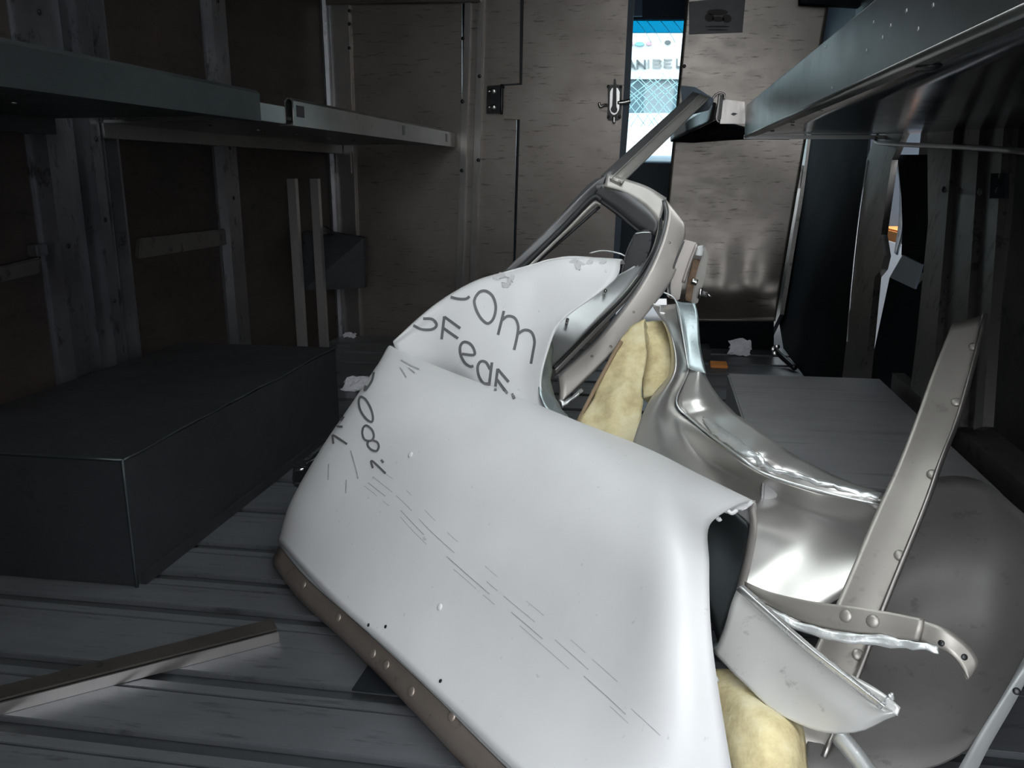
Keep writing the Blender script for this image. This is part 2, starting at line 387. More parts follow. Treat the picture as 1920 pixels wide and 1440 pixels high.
# ---- unseen closed rear door leaf, added to darken the left side
d2 = sempty('added_rear_leaf', (-1.0, YR, 0), 'unseen closed left rear door leaf added to shade the left side', 'door')
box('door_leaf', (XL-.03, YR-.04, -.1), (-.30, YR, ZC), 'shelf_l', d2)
# ---- front bulkhead
wf = sempty('wall_front', (-.4, YB, 0), 'grubby scratched aluminium bulkhead at the front', 'wall')
def bulk(name, px, mat, y=YB, d=.012, bevel=0): return prism(name, [U(a, b, Y=y) for a, b in px], (0, d, 0), mat, wf, bevel)
def vx(x0, y0, x1, y1, yb=700, yt=-140):
    """photo x of the line (x0,y0)-(x1,y1) at rows yt and yb"""
    k = (x1-x0)/(y1-y0); return x0+k*(yt-y0), x0+k*(yb-y0)
def vstrip(name, xa, xb, mat, y, d, yt=-140, yb=650, bevel=.002, lean=-.03):
    return bulk(name, [(xa+lean*(yt-250), yt), (xb+lean*(yt-250), yt), (xb+lean*(yb-250), yb), (xa+lean*(yb-250), yb)], mat, y, d, bevel)
vstrip('bulkhead_panel', 640, 866, 'bulk', YB, .012, bevel=0, lean=0)
vstrip('corner_post', 626, 662, 'strip', YB-.02, .02, lean=.035)
vstrip('channel_strip', 864, 876, 'strip', YB-.02, .02)
vstrip('channel_web', 876, 889, 'bulk', YB-.004, .01)
vstrip('channel_strip', 889, 901, 'strip', YB-.02, .02)
for px, py in ((868, 72), (866, 320), (899, 143), (893, 560), (867, 190), (897, 300)): rivet(U(px, py, Y=YB-.02), (0, -1, 0), .009, 'black', wf)
vstrip('hinge_panel', 901, 968, 'bulk', YB, .012, bevel=0, lean=-.025)
bulk('hinge_panel', [(890, -140), (1000, -140), (976, 160), (904, 160)], 'bulk', YB-.001, .01)
for py in (20, 45, 90, 300, 315): rivet(U(655, py+(0 if py < 200 else 0), Y=YB-.022), (0, -1, 0), .008, 'black', wf)
box('bracket_plate', (U(636, 350, Y=YB).x, YB-.028, U(640, 325, Y=YB).z), (U(664, 350, Y=YB).x, YB-.02, U(640, 285, Y=YB).z), 'strip', wf, .002)
# right bulkhead panel: curls forward at its buckled foot
rows = []
for py, off in ((-140, 0), (60, 0), (250, 0), (420, .0), (490, .02), (540, .05), (575, .13), (600, .26)):
    xl = 1286-(py)*.092 if py < 420 else 1247+(py-420)*.02; xr = 1556-(py)*.17
    rr = []
    for k in range(7):
        t = k/6; b = 0
        if py in (490, 540): b = .007*math.sin(t*21+.6*math.sin(t*9))
        rr.append((xl+(xr-xl)*t, py, YB-off+b))
    rows.append(rr)
sheet('bulkhead_panel', rows, 'bulk_r', wf, .006, 6, 4)
sheet('bulkhead_foot', [[(1247+k*34, 596+k*1.2, YB-.2) for k in range(7)], [(1247+k*34, 640+k*1.5, YB-.1) for k in range(7)], [(1247+k*34, 690, YB+.02) for k in range(7)]], 'blackp', wf, .006, 4, 4)
# placard with a dark emblem
pl = bulk('placard', [(1292, 3), (1398, -6), (1392, 60), (1292, 64)], 'placard', YB-.008, .006)
for cx, cy, rx, ry in ((1345, 23, 20, 6), (1330, 33, 9, 8), (1363, 35, 9, 8), (1347, 36, 12, 5), (1345, 50, 24, 1.6), (1345, 56, 20, 1.6)):
    e = prism('emblem', [U(cx+rx*math.cos(k*.524), cy+ry*math.sin(k*.524), Y=YB-.0085) for k in range(12)], (0, -.0012, 0), 'placarddk'); attach(e, pl)
# buckle marks / screws on the right part
for px, py in ((1283, 124), (1452, 528), (1297, 250)): rivet(U(px, py, Y=YB-.004), (0, -1, 0), .008, 'black', wf)
# header rail along the top
tr = struct(prism('trim_1', [U(470, -30, Y=YB-.05), U(900, -30, Y=YB-.05), U(900, 2, Y=YB-.05), U(470, 9, Y=YB-.05)], (0, .05, 0), 'bulk_r'), 'dark header rail over the bulkhead', 'trim')
tr2 = struct(prism('trim_2', [U(1500, -30, Y=YB-.08), U(1640, -30, Y=YB-.08), U(1640, 14, Y=YB-.08), U(1500, 6, Y=YB-.08)], (0, .05, 0), 'blackp'), 'dark header rail in the right corner', 'trim')

# ---- bulkhead door, leaf with hinge notch
d1 = sempty('door_1', U(1070, 640, Y=YB-.02), 'scratched aluminium bulkhead door standing partly open', 'door')
yd = YB-.022
leaf = prism('door_leaf', [U(a, b, Y=yd) for a, b in ((985, -140), (1185, -140), (1175, 60), (1168, 200), (1158, 340), (1140, 660), (958, 660), (968, 460), (975, 224), (945, 223), (946, 161), (979, 159))], (0, .025, 0), 'bulk', d1)
prism('edge_seal', [U(a, b, Y=yd-.002) for a, b in ((1185, -140), (1200, -140), (1187, 40), (1180, 200), (1170, 330), (1150, 660), (1140, 660), (1158, 340), (1168, 200), (1175, 60))], (0, .03, 0), 'navy', d1)
prism('door_gap', [U(a, b, Y=yd+.006) for a, b in ((977, -140), (989, -140), (984, 161), (978, 163), (942, 165), (941, 158), (974, 156))], (0, .012, 0), 'rubber', d1)
prism('door_gap', [U(a, b, Y=yd+.006) for a, b in ((972, 222), (978, 222), (971, 460), (961, 660), (955, 660), (966, 460))], (0, .012, 0), 'rubber', d1)
hg = prism('hinge', [U(a, b, Y=yd-.004) for a, b in ((913, 161), (941, 159), (941, 212), (912, 212))], (0, .02, 0), 'black', d1, .003)
tube('hinge_barrel', [U(941, 158, Y=yd-.006), U(940, 214, Y=yd-.006)], .007, 'black', hg, lin=True)
for py in (171, 201):
    rivet(U(925, py, Y=yd-.006), (0, -1, 0), .014, 'chrome', hg, 'bolt')
    rivet(U(917, py, Y=yd-.006), (0, -1, 0), .006, 'chrome', hg, 'bolt')
# latch
yl = yd-.002
lat = prism('latch', [U(a, b, Y=yl) for a, b in ((1140, 164), (1146, 160), (1162, 160), (1166, 166), (1166, 200), (1164, 222), (1158, 226), (1142, 226), (1138, 222), (1140, 195))], (0, -.012, 0), 'black', d1, .002)
prism('latch_case', [U(a, b, Y=yl-.012) for a, b in ((1144, 172), (1148, 165), (1158, 165), (1162, 172), (1161, 205), (1157, 213), (1151, 216), (1146, 213), (1143, 205))], (0, -.008, 0), 'chrome', lat, .002)
prism('latch_lever', [U(a, b, Y=yl-.022) for a, b in ((1151, 148), (1154.5, 148), (1156, 160), (1156, 200), (1158, 205), (1156, 211), (1151, 212), (1146, 209), (1145, 204), (1148, 199), (1149.5, 165))], (0, -.008, 0), 'black', lat, .002)
tube('latch_bolt', [(1158, 193, yl-.012), (1170, 192, yl-.012), (1182, 189, yl-.012)], .011, 'chrome', lat, n=4)
tube('latch_hook', [(1140, 197, yl-.01), (1132, 197, yl-.016), (1126, 200, yl-.02), (1123, 192, yl-.02)], .006, 'chrome', lat)
tube('latch_pin', [(1151, 218, yl-.014), (1151, 231, yl-.014)], .007, 'chrome', lat)
for a, b in ((1141, 162), (1164, 163), (1141, 219), (1162, 219)): rivet(U(a, b, Y=yl-.012), (0, -1, 0), .007, 'black', lat, 'screw')

# ---- cab beyond the doorway
YW = 5.6
w1 = sempty('window_1', U(1230, 300, Y=YW), 'cracked windscreen with a teal tint band', 'window')
def quad(name, x0, y0, x1, y1, y, d, mat, parent): return prism(name, [U(x0, y0, Y=y), U(x1, y0, Y=y), U(x1, y1, Y=y), U(x0, y1, Y=y)], (0, d, 0), mat, parent)
quad('glass', 1010, 62, 1500, 300, YW, .006, 'glass', w1)
quad('tint_band', 1010, 35, 1500, 62, YW, .006, 'tint', w1)
rng = random.Random(3); cl = []
for k in range(11): x = 1130+k*14+rng.uniform(-4, 4); cl.append([(x, 135+rng.uniform(0, 14)), (x+45, 188+rng.uniform(-4, 4)), (x+82, 236)])
for k in range(11): x = 1300-k*14+rng.uniform(-4, 4); cl.append([(x, 140+rng.uniform(0, 14)), (x-52, 190+rng.uniform(-4, 4)), (x-88, 238)])
for x in (1193, 1212, 1238, 1262): cl.append([(x, 38), (x+16, 58), (x+28, 80)])
for c_ in cl: tube('crack', [(a, b, YW-.004) for a, b in c_], .0021, 'crack', w1, seg=4, n=2)
quad('header', 900, -200, 1600, 36, YW-.03, .06, 'cab', w1)
quad('visor', 1186, -40, 1204, 30, YW-.12, .03, 'dash', w1)
quad('pillar', 800, -200, 1020, 700, YW-.03, .06, 'cab', w1)
quad('pillar', 1480, -200, 1800, 700, YW-.03, .06, 'cab', w1)
da = thing('dashboard', U(1220, 420, Y=YW-.3), 'blue-grey dashboard below the cracked windscreen', 'dashboard')
sheet('dash_top', [[(1020, 288, YW-.02), (1250, 292, YW-.02), (1430, 296, YW-.02)], [(1020, 302, YW-.45), (1250, 306, YW-.45), (1430, 310, YW-.45)]], 'dash', da, .02, 4, 3)
prism('dash_front', [U(1020, 302, Y=YW-.45), U(1430, 310, Y=YW-.45), U(1430, 560, Y=YW-.42), U(1020, 560, Y=YW-.42)], (0, .03, 0), 'cab', da)
cb = sempty('trim_3', (-.4, 4.9, -.1), 'dark cab shell beyond the bulkhead', 'cab')
box('cab_floor', (XL, YB+.05, -.1), (XR, YW, -.02), 'cab', cb)
box('cab_roof', (XL, YB+.05, 1.95), (XR, YW, 2.0), 'cab', cb)
box('cab_side', (XL-.05, YB+.05, -.1), (XL, YW, 2.0), 'cab', cb)
box('cab_side', (XR+.1, YB+.05, -.1), (XR+.15, YW, 2.0), 'cab', cb)
# building with sign, outside
YO = 15.
bd = thing('shop_building', U(1230, 620, Y=YO), 'white shop front with grey sign letters beyond the windscreen', 'building')
quad('fascia', 700, 60, 1800, 148, YO, .3, 'wht_out', bd)
quad('glazing', 700, 148, 1800, 214, YO+.1, .2, 'glassblue', bd)
quad('lower_wall', 700, 212, 1800, 560, YO, .3, 'wht_out', bd)
def letter(ch, ox, oy, h, w):
    st = {'A': [[(0, 0), (.5, 1), (1, 0)], [(.2, .36), (.8, .36)]], 'N': [[(0, 0), (0, 1), (1, 0), (1, 1)]], 'I': [[(.5, 0), (.5, 1)]],
          'B': [[(0, 0), (0, 1), (.8, 1), (1, .85), (.85, .52), (0, .52)], [(.85, .52), (1, .25), (.85, 0), (0, 0)]],
          'E': [[(1, 1), (0, 1), (0, 0), (1, 0)], [(0, .5), (.85, .5)]], 'L': [[(0, 1), (0, 0), (1, 0)]], }[ch]
    V = []; Fc = []; t = 1.6
    for ln in st:
        for (a, b), (c, d) in zip(ln[:-1], ln[1:]):
            p = Vector((ox+a*w, oy-b*h)); q = Vector((ox+c*w, oy-d*h)); dd = (q-p).normalized(); s = Vector((-dd.y, dd.x))*t; p = p-dd*t; q = q+dd*t; k = len(V)
            for dy in (-.05, 0):
                for z in (p+s, q+s, q-s, p-s): V.append(U(z.x, z.y, Y=YO+dy))
            Fc += [tuple(k+i for i in f) for f in ((0, 1, 2, 3), (7, 6, 5, 4), (0, 4, 5, 1), (1, 5, 6, 2), (2, 6, 7, 3), (3, 7, 4, 0))]
    finish('sign_letter', V, Fc, 'signgrey', bd)
for ch, ox, w in (('A', 1177, 13), ('N', 1195, 14), ('I', 1213, 6), ('B', 1225, 14), ('E', 1246, 13), ('L', 1269, 13)): letter(ch, ox, 128-(ox-1177)*.03, 14, w)
for cx, cy, rx, mt in ((1185, 82, 3, 'redmark'), (1199, 83, 9, 'teal'), (1217, 82, 6, 'redmark'), (1252, 80, 6, 'signgrey')):
    prism('logo_mark', [U(cx+rx*math.cos(k*.628), cy+4*math.sin(k*.628), Y=YO) for k in range(10)], (0, -.05, 0), mt, bd)

# ---- right wall: pushed in at its foot and split open
wr = sempty('wall_right', (XR, 2.2, 0), 'buckled right side wall with bent posts and torn black panels', 'wall')
def rw(px, py, x=None):
    """point on the tilted right wall plane: X = .66 at z .27 rising to .80 at z .9"""
    p = U(px, py, X=.75)
    for _ in range(8): p = U(px, py, X=(x or 0)+max(.60, min(1.0, .60+.222*p.z)))
    return p
def rpanel(name, px, mat, d=.01, off=0, par=wr): return prism(name, [rw(a, b, off) for a, b in px], (d, 0, 0), mat, par)
rpanel('upright_post', [(1512, -60), (1552, -60), (1510, 300), (1462, 590), (1438, 640), (1432, 560), (1475, 300)], 'post_r', .02, -.03)
for px, py in ((1530, 40), (1523, 52), (1530, 62), (1480, 335), (1473, 345)): rivet(rw(px, py, -.032), (-1, -.3, 0), .012, 'black', wr)
rpanel('post_bracket', [(1480, 310), (1502, 310), (1496, 352), (1472, 350)], 'post_r', .01, -.042)
rpanel('black_panel', [(1550, -60), (1650, -60), (1625, 300), (1600, 520), (1578, 760), (1488, 752), (1470, 660), (1460, 600), (1508, 300)], 'blackp', .01, .0)
rpanel('upright_post', [(1690, 180), (1725, 180), (1672, 300), (1652, 440), (1658, 480), (1652, 505), (1640, 520), (1615, 765), (1573, 762), (1596, 560), (1625, 300), (1645, 240)], 'post_r', .02, -.03)
tube('light_leak_line', [rw(a, b, -.032) for a, b in ((1626, 300), (1614, 380), (1604, 460), (1594, 560), (1588, 640))], .0016, 'torn', wr)  # pale tube standing in for daylight leaking through the slit beside the post
sheet('torn_skin', [[rw(1674, 286, .03), rw(1679, 300, .06), rw(1686, 350, .06), rw(1684, 420, .05), rw(1676, 474, .03)], [rw(1684, 286, .0), rw(1684, 300, .0), rw(1692, 370, .0), rw(1693, 430, .0), rw(1681, 478, .0)]], 'skyblue', wr, .004, 6, 4)
rpanel('black_panel', [(1682, 290), (1745, 290), (1742, 480), (1740, 520), (1690, 478), (1692, 430), (1690, 370)], 'blackp', .01, .0)
rpanel('bent_flap', [(1692, 478), (1728, 496), (1715, 542), (1668, 520)], 'skyblue', .006, -.01)
rpanel('black_panel', [(1668, 520), (1715, 541), (1742, 510), (1728, 775), (1616, 765)], 'blackp', .01, -.005)
# wide near post, with holes and ribs
rpanel('wide_post', [(1738, 180), (1905, 180), (1885, 420), (1838, 800), (1800, 806), (1690, 860), (1718, 640), (1740, 420)], 'post_r', .012, -.03)
for x0, x1, x2, x3 in ((1770, 1792, 1742, 1722), (1812, 1840, 1800, 1775), (1868, 1885, 1842, 1825)):
    rpanel('post_rib', [(x0, 200), (x1, 200), (x2, 800), (x3, 806)], 'post_r', .02, -.045)
for px, py in ((1770, 355), (1800, 358), (1838, 360), (1872, 358), (1772, 545), (1768, 600), (1878, 330)): rivet(rw(px, py, -.047), (-1, -.3, 0), .008, 'black', wr)
rpanel('post_bracket', [(1858, 325), (1884, 325), (1884, 372), (1855, 372)], 'blackp', .008, -.05)
box('wall_panel', (XR, YR, -.05), (XR+.03, U(1700, 500, X=XR).y, ZC), 'post_r', wr)
box('wall_panel', (XR+.12, U(1650, 300, X=XR).y, .98), (XR+.15, YB, ZC), 'post_r', wr)
box('wall_panel', (XR, YR, 1.15), (XR+.03, YB, ZC), 'post_r', wr)
box('gap_filler', (.628, .9, -.05), (.70, 2.36, .285), 'post_r', wr)  # added to close the bright gap between wheel box and wall
# outside right, seen through the split
ob = thing('roadside_barrier', (1.5, 5.0, -.75), 'white object with an orange top seen through the split wall', 'barrier')
pb = U(1665, 448, X=1.3)
prism('barrier_body', [(.98, pb.y-2.2, -.75), (1.3, pb.y-2.2, pb.z-.012), (1.6, pb.y-2.2, pb.z-.012), (1.6, pb.y-2.2, -.75)], (0, 3.4, 0), 'wht_out', ob)  # near face sloped upward so that it catches skylight and shows bright
box('barrier_top', (1.31, pb.y-.4, pb.z-.012), (1.5, pb.y+.5, pb.z+.055), 'orange', ob, .01)
pv = thing('parked_van_side', (5.2, 5.5, -.75), 'pale blue-grey vehicle side seen through the split wall', 'vehicle')
box('vehicle_side', (5.2, 3.5, -.5), (5.5, 13, 2.6), 'skyblue', pv, .05)
tube('wheel', [Vector((5.15, 5, -.45)), Vector((5.45, 5, -.45))], .3, 'rubber', pv, 24, 1, True)

# ================================================================== SHELVES
def shelf_left(y0, y1, label, mat):
    t = thing('cargo_shelf', (-1.29, (y0+y1)/2, .94), label, 'shelf')
    dk_ = box('deck', (XL+.06, y0, .945), (-.985, y1, .953), mat, t)
    # hooked lip: outer face, rolled top, small inward foot
    pr = [(-.98, .935), (-.98, .993), (-.985, .999), (-.993, .999), (-.998, .990), (-.998, .945), (-1.002, .945), (-1.002, .994), (-.994, 1.003), (-.983, 1.003), (-.976, .995), (-.976, .931), (-1.02, .931), (-1.02, .935)]
    prism('lip', [(x, y0, z) for x, z in pr], (0, y1-y0, 0), mat, t)
    for k in range(int((y1-y0)/.3)):
        for dx in (.05, .30): rivet((-.985-dx, y0+.12+k*.3, .945), (0, 0, -1), .008, 'chrome', dk_)
    box('support_angle', (XL+.005, y0, .905), (XL+.06, y1, .945), mat, t)
    return t
YS1 = U(487, 225, X=-.98).y; YS2 = U(550, 238, X=-.98).y
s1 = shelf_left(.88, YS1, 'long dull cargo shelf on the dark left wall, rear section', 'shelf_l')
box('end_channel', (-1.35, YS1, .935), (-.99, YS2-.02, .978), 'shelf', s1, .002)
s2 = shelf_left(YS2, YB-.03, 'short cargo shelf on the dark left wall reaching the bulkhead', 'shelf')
for px in ((758), (838)):
    p = U(px, 248 if px < 800 else 263, X=-.975); box('slot', (-.9765, p.y-.018, .95), (-.9745, p.y+.012, .985), 'black', s2)
p = U(565, 208, X=-.975); box('stencil_mark', (-.9762, p.y-.03, .955), (-.9748, p.y+.02, .985), 'placarddk', s2)
# right shelf
s3 = thing('cargo_shelf', (.55, 1.9, .94), 'long shiny cargo shelf with a tall lip on the buckled right wall', 'shelf')
YE = U(1395, 250, X=.29).y; lip0 = .82
sheet('deck', [[Vector((.292, lip0, .940)), Vector((.86, lip0, .86))], [Vector((.292, 1.9, .940)), Vector((.84, 1.9, .885))], [Vector((.292, YE, .940)), Vector((.80, YE, .938))]], 'deck', s3, .004, 6, 8)
tube('back_angle', [Vector((.75, YE, .934)), U(1650, 268, X=.74), U(1790, 275, X=.73), U(1935, 285, X=.72)], .007, 'shelf', s3, 8, 4)
zt = U(1402, 192, X=.29).z
pr = [(.292, .940), (.292, zt-.006), (.298, zt), (.306, zt), (.312, zt-.008), (.312, zt-.02), (.308, zt-.02), (.307, zt-.008), (.302, zt-.004), (.297, zt-.007), (.297, .945), (.33, .945), (.33, .934), (.292, .934)]
prism('lip', [(x, lip0, z) for x, z in pr], (0, YE-lip0, 0), 'shelf', s3)
tube('lip_roll', [Vector((.296, lip0, .934)), Vector((.296, YE, .934))], .006, 'shelf', s3, 8, 1, True)
prism('end_angle', [(.29, YE-.006, .940), (.80, YE-.006, .934), (.80, YE+.006, .934), (.29, YE+.006, .940)], (0, 0, -.014), 'shelf', s3)
for px, py in ((1448, 245), (1486, 228), (1486, 233), (1540, 205), (1540, 212), (1615, 180), (1518, 248)): 
    p = U(px, py, Z=.938); rivet(p, (0, 0, -1), .007, 'chrome', s3)
rivet(U(1741, 122, Z=.935), (0, 0, -1), .016, 'black', s3, 'hole')
# end bracket hook and plate on the right
br = thing('shelf_hook_bracket', U(1370, 232, Y=3.4), 'flat hooked shelf bracket at the end of the shiny right shelf', 'bracket')
prism('plate', [U(a, b, Y=3.4) for a, b in ((1356, 186), (1396, 191), (1398, 232), (1350, 232))], (0, .01, 0), 'strip', br, .001)
prism('hole', [U(a, b, Y=3.398) for a, b in ((1370, 214), (1375, 211), (1383, 213), (1376, 217))], (0, -.001, 0), 'black', br)
tube('hook', [(1336, 186, 3.38), (1342, 178, 3.38), (1350, 174, 3.38), (1358, 177, 3.38), (1358, 186, 3.38)], .0042, 'strip', br, 8)
tube('hook', [(1349, 176, 3.38), (1346, 200, 3.38), (1343, 222, 3.38), (1348, 230, 3.38)], .0042, 'strip', br, 8)
prism('hook_gap', [U(a, b, Y=3.4) for a, b in ((1350, 178), (1357, 178), (1352, 224), (1346, 226))], (0, .002, 0), 'black', br)
s4 = thing('cargo_shelf', U(1310, 250, Y=3.8), 'short bent shelf lip beside the doorway on the right', 'shelf')
sheet('lip', [[(1257, 243, 4.05), (1300, 214, 3.8), (1334, 192, 3.5), (1346, 200, 3.45)], [(1257, 265, 4.05), (1300, 245, 3.8), (1326, 232, 3.5), (1346, 222, 3.45)]], 'shelf', s4, .005, 5, 4)
sheet('deck', [[(1258, 266, 4.05), (1300, 246, 3.8), (1345, 226, 3.45)], [(1300, 268, 4.1), (1390, 262, 3.9), (1480, 262, 3.6)]], 'blackp', s4, .004, 4, 4)

# ================================================================== WHEEL BOXES
t = thing('wheel_box', (-1.3, 2.0, 0), 'long dark wheel housing box along the left wall', 'wheel housing')
bx_x = -1.005
box('body', (XL+.055, 1.416, 0), (bx_x, 2.545, .268), 'box', t, .004)
tube('corner_bead', [Vector((bx_x, 1.416, .0)), Vector((bx_x, 1.416, .268))], .0035, 'shelf_l', t, 6, 6, True)
tube('edge_bead', [Vector((bx_x+random.uniform(-.002, .002), 1.416+k*.0705, .268+random.uniform(-.002, .002))) for k in range(17)], .0028, 'shelf_l', t, 6, 2)
tube('edge_bead', [Vector((XL+.06, 1.416, .268)), Vector((bx_x, 1.416, .268))], .0028, 'shelf_l', t, 6, 6, True)
box('foot_angle', (bx_x, 1.43, 0), (bx_x+.012, 2.545, .02), 'box', t)
t = thing('wheel_box', (.45, 2.0, 0), 'worn grey wheel housing box along the buckled right wall', 'wheel housing')
box('body', (.20, 1.50, 0), (.60, 2.36, .268), 'rbox', t, .004)
# mounting frame on the left wall
t = thing('mounting_frame', U(590, 560, X=-1.5), 'dark plate hung on two upright bright channels by the bulkhead', 'frame')
for xa, xb, yy in ((538, 562, 3.42), (581, 603, 3.62)):
    top = U(xa+7, 335, Y=yy); bot = Vector((top.x, yy, .0))
    pr = [(-.018, 0), (.018, 0), (.018, .03), (.013, .03), (.013, .006), (-.013, .006), (-.013, .03), (-.018, .03)]
    prism('channel', [(top.x+a, yy+b, 0) for a, b in pr], (0, 0, top.z), 'chan', t)
prism('plate', [U(566, 434, Y=3.66), U(600, 432, Y=3.72), U(683, 446, Y=3.72), U(683, 540, Y=3.72), U(566, 546, Y=3.66)], (0, .05, 0), 'box', t, .004)
prism('plate_hook', [U(598, 426, Y=3.65), U(606, 424, Y=3.65), U(626, 438, Y=3.65), U(600, 440, Y=3.65)], (0, .03, 0), 'black', t)
for py in (455, 490, 525): rivet(U(571, py, Y=3.655), (0, -1, 0), .006, 'black', t)

# ================================================================== TORN BODY SIDE (white panel)
wp = thing('wrecked_van_side', U(900, 1240, Z=0), 'crumpled white van side panel with grey lettering, window frame and shiny inner skin', 'body panel')
ridge = [(733, 650, 1.80), (830, 692, 1.70), (960, 740, 1.58), (1090, 793, 1.46), (1205, 838, 1.36), (1300, 885, 1.29), (1412, 938, 1.24)]
base = [(525, 1016), (612, 1114), (727, 1217), (850, 1333), (985, 1460), (1180, 1580), (1400, 1590)]
r1 = [(548, 945), (663, 1028), (796, 1130), (938, 1240), (1082, 1338), (1240, 1392), (1364, 1395)]
r2 = [(605, 845), (725, 915), (870, 990), (1020, 1075), (1150, 1150), (1255, 1195), (1335, 1200)]
r3 = [(668, 750), (770, 805), (910, 870), (1050, 935), (1170, 990), (1260, 1030), (1330, 1060)]
r4 = [(712, 682), (800, 718), (932, 766), (1064, 822), (1182, 880), (1262, 920), (1335, 978)]
b3 = [U(a, b, Z=.07) for a, b in base]; rows = []
ybase = [p.y for p in b3]
def fr(row, f): return [(a, b, ybase[i]+(ridge[i][2]-ybase[i])*f) for i, (a, b) in enumerate(row)]
rows = [fr(base, 0), fr(r1, .05), fr(r2, .15), fr(r3, .34), fr(r4, .68), ridge,
        [(a+8, b+14, y+.045) for a, b, y in ridge[:-1]]+[(1417, 990, 1.31)],
        [(a+4, b+70, y+.06) for a, b, y in ridge[:-1]]+[(1398, 1085, 1.32)],
        [(a-10, b+170, y+.05) for a, b, y in ridge[:-1]]+[(1352, 1222, 1.28)]]
wrap = []
for k, r in enumerate(rows):
    a, b, y = r[0]; wrap.append([(a+16, b+(4 if k > 4 else 10), y+.14)]+list(r))
fs = sheet('front_fold', wrap[:7], 'white', wp, .0028, 6, 8)
sheet('fold_return', [r[4:] for r in wrap[6:]], 'shelf_l', wp, .003, 6, 6)  # bare metal, darkened to stand in for the dark reflection inside the fold
colY = [1.85, 1.88, 1.92, 1.95, 1.97, 1.98]; colB = [1.83, 1.82, 1.74, 1.68, 1.66, 1.66]
cols = [[(738, 638), (741, 650), (745, 660), (750, 670), (760, 690)],
        [(800, 582), (808, 615), (818, 650), (830, 690), (860, 740)],
        [(878, 533), (878, 590), (880, 650), (890, 710), (920, 775)],
        [(965, 507), (945, 585), (935, 660), (940, 735), (970, 800)],
        [(1062, 484), (1010, 575), (990, 655), (985, 735), (1030, 830)],
        [(1164, 488), (1152, 524), (1062, 593), (1029, 648), (1016, 735), (1070, 840)]]
cols = [[tuple(cr1([Vector((a, b, 0)) for a, b in c], k/5))[:2] for k in range(6)] for c in cols[:-1]]+[cols[-1]]
rows = [[(c[0][0]+8, c[0][1]+6, colY[i]+.10) for i, c in enumerate(cols)]]
for j in range(6): rows.append([(c[j][0], c[j][1], colY[i]+(colB[i]-colY[i])*(j/5)) for i, c in enumerate(cols)])
bs = sheet('upper_fold', rows, 'white', wp, .0028, 8, 8, jitter=.003, js=14)
SB = ['upper_fold', 'front_fold']
def z6(l): return [[(500+a/3, 460+b/3) for a, b in s] for s in l]
L = {
 'c': [[(1035, 292), (1080, 302), (1120, 302), (1142, 288)]],
 'o': [[(1175, 290), (1200, 262), (1235, 258), (1270, 285), (1288, 335), (1285, 385), (1268, 425), (1240, 440), (1205, 410), (1180, 365), (1168, 320), (1175, 290)]],
 'm': [[(1335, 370), (1302, 505)], [(1322, 425), (1355, 400), (1395, 410), (1415, 455), (1410, 510), (1392, 590)], [(1412, 500), (1450, 478), (1490, 490), (1508, 540), (1500, 600), (1488, 668)]],
 'o2': [[(825, 450), (870, 472), (920, 475), (950, 462), (955, 440), (930, 415), (880, 412)]],
 'F': [[(1000, 400), (985, 530)], [(1000, 402), (1090, 468)], [(993, 465), (1078, 525)]],
 'e': [[(1100, 612), (1165, 618), (1168, 590), (1145, 555), (1110, 545), (1090, 570), (1092, 615), (1115, 660), (1145, 682), (1165, 680)]],
 'd': [[(1268, 660), (1250, 805)], [(1258, 700), (1235, 660), (1205, 655), (1188, 685), (1195, 735), (1220, 775), (1250, 780)]],
 'E': [[(1300, 695), (1285, 820)], [(1300, 697), (1362, 770)], [(1292, 750), (1355, 835)]],
 'x': [[(1380, 835), (1392, 865)]],
 '0a': [[(605, 715), (595, 760), (570, 800), (552, 818), (560, 790)]],
 '0b': [[(530, 850), (520, 880), (530, 930), (560, 975), (590, 995), (600, 975), (590, 925), (560, 870), (530, 850)]],
 '8': [[(545, 1025), (540, 1060), (555, 1095), (590, 1100), (605, 1075), (595, 1040), (565, 1015), (545, 1025)], [(575, 1100), (570, 1125), (590, 1150), (620, 1158), (633, 1135), (625, 1110), (600, 1098)]],
 '.': [[(646, 1208), (660, 1224)]],
 '1': [[(588, 1225), (600, 1217), (672, 1285)], [(590, 1225), (600, 1255)]],
 'T': [[(372, 1068), (395, 1080), (455, 1120)], [(372, 1068), (378, 1118)]],
 'cc': [[(437, 965), (408, 1000), (400, 1018), (430, 1022)]]}
for k, v in L.items():
    up_ = k in ('c', 'o', 'm', 'F', 'd', 'E', 'e', 'o2', 'x'); ribbon('printed_letter', SB, z6(v), 5.2 if up_ else 4.2, 'print', bs if up_ else fs)
for off, w in (((0, 0), 1.6), ((9, -11), 1.3), ((-7, 6), 1.0), ((22, -26), .9)):
    ln = [(690, 905), (745, 950), (800, 1008), (900, 1098), (1000, 1182), (1115, 1285), (1230, 1390)]
    segs = []
    rr = random.Random(int(off[0]*7+5)); pos = 0.
    P = [Vector((a+off[0], b+off[1], 0)) for a, b in ln]
    while pos < .98:
        e = min(1, pos+rr.uniform(.03, .14)); segs.append([(p.x+rr.uniform(-.6, .6), p.y) for p in (cr1(P, pos), cr1(P, (pos+e)/2), cr1(P, e))]); pos = e+rr.uniform(.01, .12)
    ribbon('scratch', ['front_fold'], segs, w, 'scuff', wp, .0008)
ribbon('scratch', ['front_fold'], [[(658, 845), (668, 880), (672, 898)], [(617, 870), (616, 900)], [(650, 900), (649, 925)], [(752, 676), (770, 686), (786, 693)], [(750, 690), (757, 700), (762, 709)], [(766, 690), (778, 700)]], 2.4, 'scuff', wp)
